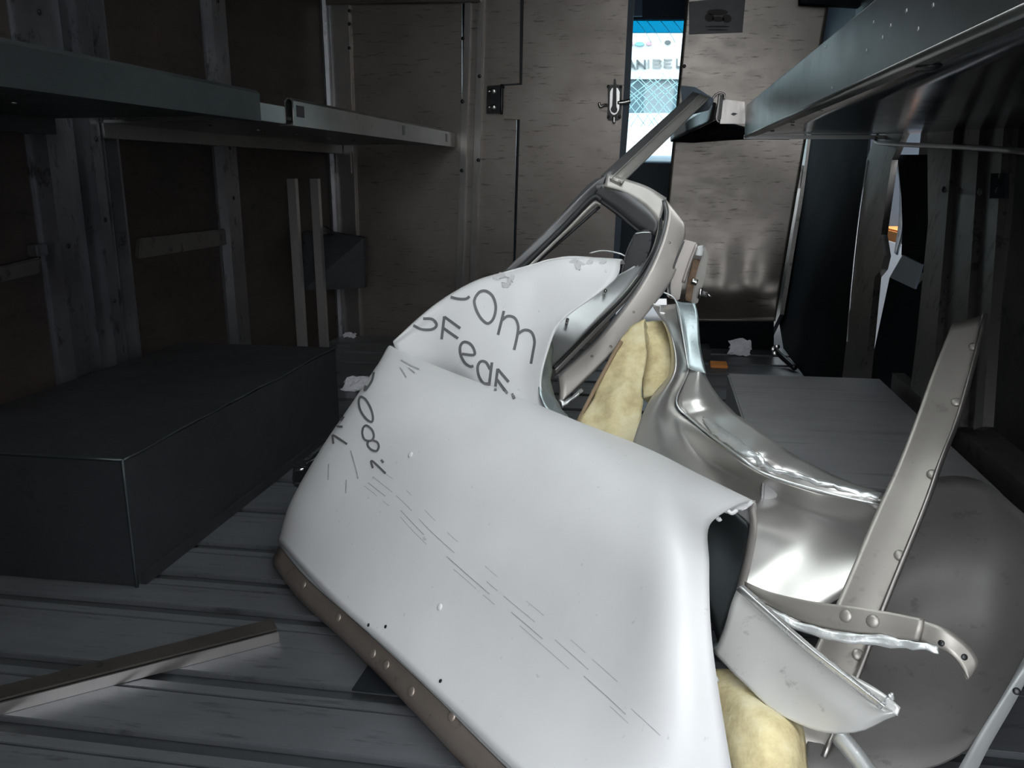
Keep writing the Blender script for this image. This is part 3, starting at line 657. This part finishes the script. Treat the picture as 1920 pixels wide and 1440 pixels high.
ribbon('scratch', ['upper_fold'], [[(930, 525), (950, 520), (962, 530)], [(940, 530), (958, 534)], [(1080, 487), (1088, 498), (1086, 508)], [(1060, 600), (1064, 590)]], 2., 'scuff', wp)
for px, py in ((770, 853), (825, 1138)):
    p, n, _ = hit(['front_fold'], px, py); rivet(p, n, .0055, 'white', wp, 'plug')
for px, py in ((826, 1277), (723, 1175), (691, 1172)):
    h_ = hit(['front_fold'], px, py)
    if h_: rivet(h_[0], h_[1], .003, 'black', wp, 'hole')
# riveted rail along the lower edge
ri = [(525, 1022), (580, 1087), (687, 1182), (813, 1300), (900, 1388), (1010, 1495)]; rj = [(517, 1066), (563, 1127), (655, 1212), (757, 1317), (835, 1400), (930, 1500)]
ra = [U(a, b, Z=.06)-Vector((0, .004, 0)) for a, b in ri]; rb = [U(a, b, Z=.004) for a, b in rj]
rl = sheet('edge_rail', [ra, [(a+b)/2+Vector((-.006, -.012, 0)) for a, b in zip(ra, rb)], rb], 'rail', wp, .006, 5, 3)
for px, py in ((570, 1097), (635, 1158), (700, 1226), (725, 1247), (772, 1297), (848, 1343), (905, 1395)):
    h_ = hit(['edge_rail'], px, py)
    if h_: rivet(h_[0], h_[1], .008, 'rail', rl)
tube('rail_return', [p+Vector((0, .004, .004)) for p in ra], .004, 'torn', wp, 6, 4)
# torn lip at the corner and lower snag
sheet('torn_lip', [[(1300, 935, 1.20), (1345, 935, 1.21), (1385, 938, 1.225), (1416, 940, 1.235)], [(1318, 968, 1.165), (1350, 962, 1.175), (1380, 956, 1.20), (1414, 943, 1.23)]], 'white', wp, .003, 6, 3, jitter=.004, js=60, edge=.0015)
tube('torn_burr', [(1340, 962, 1.165), (1347, 974, 1.16), (1352, 972, 1.16)], .003, 'white', wp)
tube('torn_burr', [(1362, 955, 1.17), (1372, 962, 1.17), (1382, 957, 1.175)], .003, 'white', wp)
tube('torn_burr', [(1342, 1210, 1.12), (1356, 1235, 1.12), (1380, 1252, 1.13)], [.007, .004], 'galv', wp)
tube('torn_burr', [(1320, 1245, 1.04), (1335, 1262, 1.04), (1347, 1278, 1.04)], [.005, .002], 'torn', wp)
sheet('fold_edge', [[(1417, 942, 1.232), (1418, 995, 1.30), (1398, 1088, 1.31), (1354, 1222, 1.272)], [(1404, 950, 1.24), (1404, 998, 1.31), (1383, 1090, 1.32), (1340, 1222, 1.28)]], 'stile', wp, .004, 6, 2)
# torn rim where the window was cut out
sheet('torn_rim', [[(1029, 634, 1.86), (1015, 680, 1.80), (1010, 722, 1.74), (1034, 778, 1.66), (1070, 812, 1.60)], [(1037, 652, 1.87), (1035, 700, 1.82), (1040, 740, 1.77), (1062, 778, 1.69), (1095, 803, 1.62)]], 'galv', wp, .003, 6, 4, jitter=.008, js=26)
tube('torn_edge', [(1166, 488, 1.98), (1140, 490, 1.978), (1112, 489, 1.975), (1090, 485, 1.972), (1062, 484, 1.97), (1030, 488, 1.965), (1000, 497, 1.958), (960, 508, 1.95), (935, 515, 1.94)], .0032, 'white', wp, 6, 4)

rf = random.Random(11)
for px, py in ((930, 520), (942, 514), (955, 526), (948, 533), (960, 520), (1075, 489), (1088, 492), (1084, 500), (1105, 491), (1130, 491), (1066, 588), (1060, 606)):
    h_ = hit(['upper_fold'], px, py+3)
    if h_:
        a_ = h_[0]+h_[1]*.001; u_ = Vector((rf.uniform(-1, 1), 0, rf.uniform(-1, 1))).normalized()*.011; v_ = Vector((-u_.z, 0, u_.x))*.5
        prism('paint_flake', [a_-u_-v_, a_+u_*.8-v_*.6, a_+u_*.5+v_, a_-u_*.6+v_*.8], h_[1]*.003, 'white', bs)
for px, py in ((1670, 48), (1638, 42), (1722, 54), (1655, 70), (1548, 88), (1560, 165), (1700, 20), (1750, 10), (1625, 95)):
    p = U(px, py, X=.2915); prism('paint_fleck', [p+Vector((0, -.003, -.0015)), p+Vector((0, .002, -.0025)), p+Vector((0, .0035, .0015)), p+Vector((0, -.0015, .0025))], (-.0008, 0, 0), 'scuff', s3)
# ================================================================== WINDOW FRAME SECTION
si = [(1249, 374, 2.395), (1253, 407, 2.36), (1235, 470, 2.28), (1193, 548, 2.18), (1123, 634, 2.04), (1047, 704, 1.93)]
so = [(1284, 418, 2.36), (1284, 446, 2.34), (1262, 520, 2.25), (1210, 592, 2.14), (1138, 670, 2.0), (1050, 756, 1.88)]
wfm = sheet('window_frame', [si, [((a+c)/2+2, (b+d)/2+2, (y+e)/2-.004) for (a, b, y), (c, d, e) in zip(si, so)], so], 'stile', wp, .014, 7, 4)
wfm['label'] = 'grey curved window frame with rubber gasket'
sheet('corner_plate', [[(1139, 325, 2.42), (1175, 336, 2.42), (1215, 350, 2.41), (1250, 371, 2.40)], [(1133, 349, 2.40), (1171, 361, 2.40), (1209, 388, 2.39), (1236, 420, 2.37)]], 'frame', wfm, .012, 6, 4)
sheet('frame_face', [[(1106, 352, 2.41), (1134, 346, 2.41), (1171, 360, 2.40), (1209, 387, 2.39), (1236, 419, 2.37)], [(1112, 368, 2.42), (1122, 371, 2.42), (1154, 397, 2.42), (1198, 432, 2.40), (1226, 440, 2.37)]], 'framedk', wfm, .02, 5, 3)
sheet('stile_outer', [[(1139, 326, 2.42), (1106, 352, 2.40), (1025, 430, 2.33), (940, 514, 2.25)], [(1128, 350, 2.41), (1112, 367, 2.41), (1040, 440, 2.33), (956, 516, 2.26)]], 'framedk', wfm, .02, 6, 3)
tube('gasket', [(1128, 376, 2.40), (1110, 372, 2.40), (1060, 422, 2.35), (1010, 472, 2.30), (960, 520, 2.26)], .008, 'rubber', wfm, 8)
tube('glass_run', [(1126, 383, 2.41), (1112, 383, 2.405), (1066, 428, 2.36), (1020, 472, 2.31), (975, 516, 2.27)], .007, 'frame', wfm, 8)
tube('gasket', [(1124, 388, 2.42), (1072, 434, 2.37), (1026, 474, 2.33), (984, 512, 2.28)], .0045, 'rubber', wfm, 8)
tube('gasket', [(1122, 374, 2.40), (1160, 402, 2.40), (1198, 434, 2.39), (1222, 437, 2.37)], .005, 'rubber', wfm, 8)
gk = [(1240, 410, 2.36), (1236, 440, 2.34), (1221, 482, 2.29), (1179, 545, 2.20), (1109, 618, 2.07), (1038, 690, 1.95)]
sheet('glass_channel', [[(a-5, b-2, y) for a, b, y in gk], [(a+4, b+4, y-.01) for a, b, y in gk]], 'frame', wfm, .012, 6, 3)
tube('gasket', [(a, b, y-.015) for a, b, y in gk], .0042, 'rubber', wfm, 8)
sheet('inner_edge', [[(a-8, b+2, y) for a, b, y in si], si], 'framedk', wfm, .006, 6, 2)
for px, py in ((1255, 455), (1188, 585), (1110, 668), (1145, 650)):
    h_ = hit(['window_frame'], px, py)
    if h_: rivet(h_[0], h_[1], .004, 'rail', wfm, 'screw')
sheet('metal_pane', [[(1148, 525, 2.20), (1090, 562, 2.15), (1040, 604, 2.08), (1012, 644, 2.02), (1016, 696, 1.97)], [(1222, 478, 2.28), (1186, 538, 2.22), (1136, 594, 2.13), (1090, 642, 2.05), (1046, 690, 1.965)]], 'pane', wfm, .004, 6, 5)
for px, py in ((1062, 608), (1132, 552)):
    h_ = hit(['metal_pane'], px, py); tube('bolt', [h_[0], h_[0]+h_[1]*.02], .004, 'chrome', wfm, 8, 1, True)
# lower rough edge and dark inside
sheet('rough_edge', [[(1048, 750, 1.875), (1064, 748, 1.885), (1090, 726, 1.92)], [(1056, 764, 1.87), (1070, 752, 1.88), (1094, 730, 1.91)]], 'torn', wfm, .004, 6, 3, jitter=.004, js=80)
# mirror
mp_ = [(1221, 433), (1200, 432), (1189, 439), (1180, 456), (1172, 476), (1163, 512), (1163, 521), (1172, 518), (1205, 496), (1216, 476), (1222, 452)]
mi = prism('wing_mirror', [U(a, b, Y=2.245) for a, b in mp_], (0, .06, 0), 'black', wp, .008); mi['label'] = 'black plastic mirror head'
tube('rim', [(a, b, 2.242) for a, b in ((1190, 440), (1181, 458), (1173, 478), (1165, 514))], .0018, 'framedk', mi, 6)
tube('rim', [(a, b, 2.242) for a, b in ((1191, 438), (1206, 436), (1220, 436))], .0018, 'pane', mi, 6)
# guide rail leaning to the right shelf
g0, g1 = P3((1128, 328, 2.42)), P3((1300, 172, 3.25))
ga = [g0.lerp(g1, k/3) for k in range(4)]
gw = Vector((.030, -.004, -.012))
gr = sheet('guide_rail', [ga, [p+gw*.8 for p in ga]], 'framedk', wp, .012, 4, 2); gr['label'] = 'grey slotted guide rail'
sheet('rail_face', [[p+gw*.9+Vector((0, -.01, 0)) for p in ga], [p+gw*1.75+Vector((0, -.01, 0)) for p in ga]], 'frame', gr, .012, 4, 2)
tube('rail_edge', [p+gw*.85+Vector((0, -.012, 0)) for p in ga], .003, 'frame', gr, 6)
tube('rail_edge', [p+gw*1.8+Vector((0, -.012, 0)) for p in ga], .004, 'frame', gr, 6)
prism('end_bracket', [U(a, b, Y=3.26) for a, b in ((1276, 160), (1304, 163), (1340, 186), (1330, 206), (1296, 215), (1280, 208))], (0, .02, 0), 'navy', gr, .003)
for px, py in ((1296, 183), (1293, 204)): rivet(U(px, py, Y=3.255), (0, -1, 0), .008, 'chrome', gr, 'bolt')
tube('loose_wire', [(1105, 475, 2.14), (1130, 470, 2.14), (1160, 475, 2.13), (1172, 480, 2.13)], .002, 'torn', wfm, 6)

# roller hinge
YH = 2.27
hb = prism('roller_hinge', [U(a, b, Y=YH) for a, b in ((1284, 449), (1308, 456), (1280, 530), (1274, 564), (1251, 558), (1251, 530))], (0, .03, 0), 'stile', wp, .003); hb['label'] = 'rusty roller hinge bracket'
tube('plate_edge', [(1282, 452, YH-.003), (1266, 492, YH-.003), (1256, 530, YH-.003), (1257, 558, YH-.003)], .003, 'framedk', hb, 6)
tube('plate_edge', [(1307, 458, YH-.006), (1293, 494, YH-.006), (1281, 530, YH-.006)], .005, 'stile', hb, 6)
prism('side_plate', [U(a, b, Y=YH+.01) for a, b in ((1312, 455), (1322, 462), (1328, 478), (1322, 520), (1308, 570), (1296, 570), (1304, 520), (1316, 480))], (0, .02, 0), 'greystl', hb, .003)
prism('rust_block', [U(a, b, Y=YH+.015) for a, b in ((1300, 486), (1315, 489), (1308, 530), (1298, 568), (1284, 562), (1290, 525))], (0, .03, 0), 'rust', hb, .003)
tube('roller', [(1311, 461, YH), (1312, 470, YH), (1311, 479, YH)], .0105, 'wht_out', hb, 14)
tube('pin', [(1297, 526, YH), (1307, 530, YH)], .009, 'chrome', hb, 10)
tube('washer', [(1310, 549, YH-.004), (1315, 550, YH-.004)], .015, 'chrome', hb, 16, 2)
tube('bolt', [(1315, 550, YH-.004), (1326, 552, YH-.004)], .008, 'framedk', hb, 6, 2)
tube('bolt_tip', [(1326, 552, YH-.004), (1335, 557, YH-.004)], .003, 'chrome', hb, 6, 2)

# ================================================================== INNER ALUMINIUM SKIN
Fl = [(1268, 570, 2.16), (1282, 640, 2.06), (1291, 690, 2.0), (1268, 752, 1.90), (1300, 790, 1.82), (1375, 848, None, .33), (1440, 890, None, .305), (1545, 922, None, .295), (1650, 946, None, .285)]
Fv = [P3(q) for q in Fl]
rows = [[(1226, 576, 2.10), (1240, 574, 2.12), (1256, 572, 2.15), Fv[0]],
        [(1252, 625, 2.02), (1260, 632, 1.98), (1272, 638, 2.0), Fv[1]],
        [(1257, 690, 1.95), (1266, 691, 1.91), (1279, 691, 1.94), Fv[2]],
        [(1222, 742, 1.84), (1240, 746, 1.82), (1256, 750, 1.84), Fv[3]],
        [(1196, 800, 1.72), (1232, 795, 1.73), (1268, 790, 1.80), Fv[4]],
        [(1190, 868, 1.56), (1258, 862, 1.60), (1318, 852, 1.68), Fv[5]],
        [(1250, 925, 1.46), (1325, 910, 1.50), (1388, 898, 1.58), Fv[6]],
        [(1340, 1010, 1.38), (1415, 975, 1.42), (1488, 945, 1.47), Fv[7]],
        [(1375, 1110, 1.33), (1470, 1060, 1.37), (1572, 995, 1.41), Fv[8]],
        [(1380, 1230, 1.22), (1480, 1180, 1.25), (1600, 1110, 1.30), (1715, 1045, 1.34)]]
ai = sheet('inner_skin', rows, 'alu', wp, .003, 7, 6, jitter=.006, js=5); ai['label'] = 'curled shiny bare aluminium inner skin'
Ol = [(1303, 569, 2.14), (1313, 640, 2.06), (1324, 700, 1.99), (1345, 740, 1.93), (1375, 770, 1.87), (1440, 818, None, .345), (1500, 858, None, .325), (1575, 895, None, .305), (1660, 926, None, .29)]
Ov = [P3(q) for q in Ol]
sheet('flange', [Fv, [(a+b)/2+Vector((.004, -.02, .004)) for a, b in zip(Fv, Ov)], Ov], 'alu', ai, .003, 7, 4, jitter=.003, js=12)
tube('flange_edge', [v+Vector((0, -.004, .001)) for v in Fv], .0022, 'torn', ai, 6, 6)
sl = [(1316, 790), (1345, 822), (1385, 850), (1420, 870), (1445, 884), (1490, 897), (1560, 917), (1645, 936)]
P_ = []
for a, b in sl:
    h_ = hit(['flange', 'inner_skin'], a, b); P_.append(h_[0]+h_[1]*.003)
up = []
for k, (a, b) in enumerate(sl):
    w = (10, 22, 24, 17, 12, 11, 11, 10)[k]; h_ = hit(['flange', 'inner_skin'], a+w*.45, b-w*.75); up.append(h_[0]+h_[1]*.003 if h_ else P_[k]+Vector((.01, .005, .006)))
sheet('torn_sealant', [P_, [(a+b)/2+Vector((0, -.004, .003)) for a, b in zip(P_, up)], up], 'torn', ai, .002, 8, 4, jitter=.004, js=90, edge=.0012)
# top tab with worn paint
sheet('top_tab', [[(1262, 557, 2.14), (1274, 566, 2.12), (1303, 568, 2.10)], [(1273, 585, 2.10), (1285, 590, 2.09), (1309, 592, 2.08)], [(1284, 640, 2.04), (1292, 645, 2.03), (1314, 650, 2.03)], [(1290, 690, 1.985), (1298, 694, 1.98), (1324, 700, 1.97)]], 'galv', ai, .002, 5, 5)
tube('torn_edge', [(1244, 548, 2.13), (1262, 557, 2.125), (1270, 572, 2.115), (1276, 600, 2.07), (1286, 660, 2.005), (1291, 690, 1.975)], .002, 'torn', ai, 6)
tube('clip', [(1225, 570, 2.08), (1238, 574, 2.08), (1237, 586, 2.08), (1248, 588, 2.08)], .0022, 'torn', ai, 6, lin=True)
# insulation
t = thing('insulation_batt', U(1150, 830, Y=1.85), 'yellow fibreglass insulation slab wedged behind the white panel fold', 'insulation')
sheet('batt', [[(1172, 628, 2.02), (1188, 612, 2.03), (1206, 600, 2.04)], [(1148, 672, 1.98), (1178, 665, 1.975), (1207, 660, 1.98)], [(1118, 728, 1.93), (1162, 725, 1.90), (1207, 725, 1.92)], [(1090, 782, 1.86), (1148, 790, 1.82), (1205, 795, 1.84)], [(1070, 840, 1.78), (1140, 850, 1.75), (1204, 870, 1.76)]], 'batt', t, .03, 9, 7, jitter=.010, js=22)
tube('wood_lath', [(1165, 640, 2.0), (1150, 665, 1.98), (1118, 724, 1.92), (1084, 790, 1.85)], .005, 'wood', t, 6)
t = thing('insulation_batt', U(1232, 742, Y=2.05), 'small beige insulation pad inside the curled aluminium skin', 'insulation')
sheet('batt', [[(1204, 600, 2.10), (1225, 602, 2.12), (1248, 606, 2.12)], [(1205, 650, 2.06), (1230, 652, 2.04), (1258, 654, 2.05)], [(1206, 700, 2.02), (1230, 702, 2.0), (1258, 704, 2.0)], [(1206, 745, 1.96), (1222, 742, 1.95), (1240, 738, 1.95)]], 'batt', t, .02, 7, 6, jitter=.006, js=20)
t = thing('insulation_batt', U(1430, 1440, Z=.0), 'crushed yellow insulation lump below the white panel end', 'insulation')
sheet('batt', [[(1335, 1262, 1.10), (1380, 1262, 1.10), (1432, 1282, 1.10), (1468, 1312, 1.09)], [(1338, 1320, 1.05), (1390, 1325, 1.0), (1450, 1330, 1.0), (1496, 1345, 1.04)], [(1345, 1400, 1.0), (1400, 1400, .95), (1460, 1395, .95), (1516, 1390, 1.0)], [(1355, 1480, .95), (1410, 1480, .92), (1470, 1470, .92), (1512, 1460, .97)]], 'batt', t, .03, 7, 7, jitter=.010, js=18)

# ================================================================== LOOSE PIECES, RIGHT
# long drilled bar
lb = thing('drilled_bar', U(1560, 1280, Y=1.1), 'long flat aluminium bar with a row of rivet holes propped against the right wall', 'metal bar')
el = [(1785, 607), (1749, 697), (1714, 794), (1679, 880), (1640, 965), (1572, 1127), (1524, 1231), (1455, 1400)]
er = [(1848, 590), (1824, 690), (1795, 790), (1765, 866), (1733, 955), (1657, 1140), (1608, 1270), (1545, 1420)]
ye = [1/(1/1.62+(1/1.06-1/1.62)*(b-600)/810) for a, b in el]
def ml(f): return [(a+(c-a)*f, b+(d-b)*f, y) for (a, b), (c, d), y in zip(el, er, ye)]
def lift(r, dy): return [(a, b, y+dy) for a, b, y in r]
bf = sheet('bar_face', [ml(0), lift(ml(.45), .003), lift(ml(.82), .002), ml(1)], 'bar', lb, .005, 5, 4)
tube('bar_lip', [(a-1, b, y-.006) for (a, b), y in zip(er, ye)], .0045, 'strip', lb, 8)
for px, py in ((1826, 651), (1793, 755), (1748, 890), (1687, 1042), (1608, 1228)):
    h_ = hit(['bar_face'], px, py); rivet(h_[0]+h_[1]*.001, h_[1], .0085, 'bar', bf)
# dark sheet lying lower right
ds = thing('loose_sheet', U(1750, 1300, Z=.0), 'dark scuffed metal sheet lying over the floor by the right wall', 'sheet metal')
sheet('sheet', [[(1690, 928, None, .28), (1720, 912, None, .285), (1765, 893, None, .29), (1840, 905, None, .29), (1940, 972, None, .29)],
                [(1612, 1120, None, .16), (1690, 1080, None, .19), (1780, 1040, None, .22), (1860, 1050, None, .22), (1945, 1090, None, .22)],
                [(1560, 1280, None, .08), (1660, 1230, None, .09), (1760, 1200, None, .11), (1850, 1200, None, .12), (1938, 1205, None, .15)],
                [(1500, 1460, None, .02), (1600, 1450, None, .03), (1690, 1445, None, .04), (1760, 1430, None, .05), (1830, 1390, None, .07)]], 'dsheet', ds, .003, 6, 6, jitter=.008, js=6)
sheet('sheet_flange', [[(1935, 1205, None, .152), (1885, 1295, None, .11), (1825, 1392, None, .072), (1780, 1470, None, .05)], [(1950, 1215, None, .155), (1912, 1300, None, .11), (1855, 1400, None, .07), (1815, 1480, None, .05)]], 'pane', ds, .003, 6, 2)
rivet(U(1906, 1296, Y=1.108), (-.2, -.8, .5), .005, 'black', ds, 'hole')
# riveted curved strap
cs = thing('riveted_strap', U(1600, 1200, Y=1.05), 'curved aluminium strap with two rivets and a torn bright edge', 'metal strap')
su = [(1396, 1090, 1.18), (1445, 1110, 1.15), (1520, 1127, 1.11), (1600, 1137, 1.08), (1670, 1148, 1.06), (1732, 1160, 1.04)]
sd = [(1396, 1106, 1.175), (1440, 1136, 1.14), (1510, 1168, 1.10), (1590, 1186, 1.07), (1660, 1194, 1.05), (1722, 1202, 1.03)]
sp_ = sheet('strap', [su, [((a+c)/2, (b+d)/2, (y+e)/2-.003) for (a, b, y), (c, d, e) in zip(su, sd)], sd], 'bar', cs, .004, 6, 4)
sheet('torn_edge', [[(a, b, y-.004) for a, b, y in sd[:-1]]+[(1735, 1208, 1.025), (1760, 1213, 1.02)], [(1393, 1112, 1.17), (1432, 1146, 1.13), (1500, 1182, 1.09), (1580, 1203, 1.06), (1655, 1212, 1.045), (1735, 1220, 1.02), (1760, 1226, 1.015)]], 'torn', cs, .003, 6, 3, jitter=.003, js=70)
tg = sheet('tongue', [[(1728, 1163, 1.045), (1772, 1178, 1.03), (1812, 1206, 1.02), (1834, 1240, 1.01), (1822, 1270, 1.005)], [(1722, 1202, 1.035), (1760, 1214, 1.02), (1785, 1228, 1.01), (1803, 1250, 1.005), (1817, 1273, 1.0)]], 'bar', cs, .004, 6, 4)
for px, py in ((1587, 1155), (1637, 1165)):
    h_ = hit(['strap'], px, py); rivet(h_[0], h_[1], .0085, 'bar', sp_)
for px, py in ((1765, 1206), (1808, 1232)):
    h_ = hit(['tongue'], px, py)
    if h_: rivet(h_[0], h_[1], .004, 'black', tg, 'hole')
# scoop shaped piece
sc = thing('curved_aluminium_scrap', U(1540, 1370, Y=1.0), 'scoop-shaped torn aluminium scrap with a rolled bright edge', 'metal scrap')
st_ = [(1384, 1100, 1.13), (1440, 1150, 1.09), (1510, 1212, 1.04), (1590, 1275, .99), (1655, 1325, .955)]
sheet('blade', [st_, [(1368, 1140, 1.115), (1420, 1195, 1.075), (1495, 1262, 1.02), (1580, 1320, .97), (1668, 1332, .945)], [(1352, 1190, 1.10), (1402, 1245, 1.06), (1478, 1310, 1.01), (1572, 1355, .965), (1675, 1338, .94)], [(1340, 1226, 1.09), (1388, 1275, 1.05), (1468, 1342, 1.0), (1565, 1380, .965), (1680, 1344, .945)]], 'scoop', sc, .003, 6, 5, jitter=.003, js=18)
sheet('rolled_edge', [[(a-4, b+6, y-.016) for a, b, y in st_], [(a+3, b-1, y-.026) for a, b, y in st_], [(a+10, b-4, y-.012) for a, b, y in st_]], 'bright', sc, .003, 6, 4)
sheet('back_lip', [[(1590, 1262, 1.0), (1625, 1280, .98), (1660, 1302, .96), (1688, 1326, .945)], [(1580, 1272, .995), (1615, 1300, .97), (1645, 1322, .955), (1682, 1342, .94)]], 'scoop', sc, .003, 5, 3)
tube('torn_burr', [(1660, 1318, .95), (1668, 1304, .95), (1674, 1312, .95), (1672, 1300, .95)], .002, 'torn', sc, 6)
t = thing('metal_tube', U(1600, 1430, Z=.02), 'short bright metal tube on the floor under the scoop-shaped scrap', 'tube')
tube('tube_body', [(1572, 1378, 1.02), (1600, 1412, 1.0), (1650, 1480, .96)], .012, 'torn', t, 12)

# ================================================================== LOOSE PIECES, FLOOR
t = thing('channel_strip', U(260, 1260, Z=0), 'loose aluminium angle strip lying on the left floor planks', 'metal strip')
q0, q1 = U(-60, 1357, Z=.0), U(524, 1204, Z=.0); qd = (q1-q0).normalized(); qw = Vector((-qd.y, qd.x, 0))
def lbar(name, cs_, mat): prism(name, [q0+qw*x+Vector((0, 0, z)) for x, z in cs_], q1-q0, mat, t)
lbar('angle_face', [(0, .0005), (0, .020), (.004, .020), (.004, .0005)], 'strip')
lbar('angle_top', [(.010, .018), (.010, .022), (.046, .024), (.046, .020)], 'bulk_r')
lbar('angle_web', [(.004, .0005), (.004, .012), (.046, .018), (.046, .0005)], 'blackp')
t = thing('dark_floor_plate', U(690, 1290, Z=.002), 'small dark plate on the planks under the white panel rail', 'plate')  # thin dark piece lying on the planks below the rail
prism('plate', [U(a, b, Z=.0005) for a, b in ((660, 1295), (690, 1250), (760, 1270), (750, 1305))], (0, 0, .003), 'blackp', t)
t = thing('door_clasp', U(575, 912, Y=1.68), 'small black clasp with chrome bars at the white panel edge', 'clasp')
prism('clasp_body', [U(a, b, Y=1.68) for a, b in ((549, 872), (575, 868), (590, 850), (604, 842), (600, 880), (575, 914), (552, 916), (546, 902))], (0, .03, 0), 'black', t, .004)
tube('clasp_bar', [(552, 881, 1.675), (570, 880, 1.675)], .0035, 'chrome', t, 8, 2)
tube('clasp_bar', [(550, 906, 1.675), (572, 904, 1.675)], .0035, 'chrome', t, 8, 2)
tube('clasp_bar', [(575, 868, 1.675), (596, 856, 1.675)], .002, 'chrome', t, 8, 2)
def scrap(px, py, w, h, Z, label, seed, mat='paper'):
    rr = random.Random(seed); c = U(px, py, Z=Z); sx = (U(px+w, py, Y=c.y)-U(px, py, Y=c.y)).length; sz = (U(px, py-h, Y=c.y)-U(px, py, Y=c.y)).length
    V = []; n = 6
    for j in range(n+1):
        for i in range(n+1):
            u, v = i/n-.5, j/n-.5; k = 1-.35*rr.random() if max(abs(u), abs(v)) > .45 else 1
            V.append(c+Vector((u*sx*k, (v*.6+rr.uniform(-.08, .08))*sz, sz*(.25+v*.75*k+rr.uniform(-.1, .1))+sz*.25)))
    K = len(V); V += [p+Vector((0, .002, .001)) for p in V]
    Fc = []
    for j in range(n):
        for i in range(n):
            q = (j*(n+1)+i, j*(n+1)+i+1, (j+1)*(n+1)+i+1, (j+1)*(n+1)+i); Fc += [q, tuple(k+K for k in reversed(q))]
    zmin = min(p.z for p in V); V = [p-Vector((0, 0, zmin-Z-.001)) for p in V]
    tag(finish('paper_scrap', V, Fc, mat), label, 'paper')
scrap(668, 733, 58, 34, 0, 'crumpled pale lilac paper behind the white panel near the dark box', 1)
scrap(1385, 666, 48, 36, .0, 'crumpled white paper near the foot of the buckled bulkhead', 5)
scrap(656, 634, 26, 12, .0, 'small white paper scrap at the bulkhead foot by the channels', 9)
tag(box('rubber_block', U(1312, 675, Z=0), U(1326, 668, Z=0)+Vector((.01, .05, .05)), 'rubber', None, .004), 'small black rubber block by the bulkhead foot', 'block')
tag(box('wood_piece', U(1332, 690, Z=0), U(1362, 683, Z=0)+Vector((0, .01, .012)), 'orange', None, .003), 'small orange-brown wood piece on the floor near the bulkhead', 'wood')
t = thing('broken_lamp_clip', U(1460, 668, Y=3.6), 'small broken clip with bright chips below the black panel', 'clip')
tube('clip_arm', [(1450, 652, None, .06), (1465, 668, None, .035), (1490, 690, None, .013)], .012, 'black', t, 8)
for px, py in ((1450, 655), (1457, 650), (1453, 663)): rivet(U(px, py, Z=.075), (0, -1, .2), .012, 'chrome', t, 'chip')
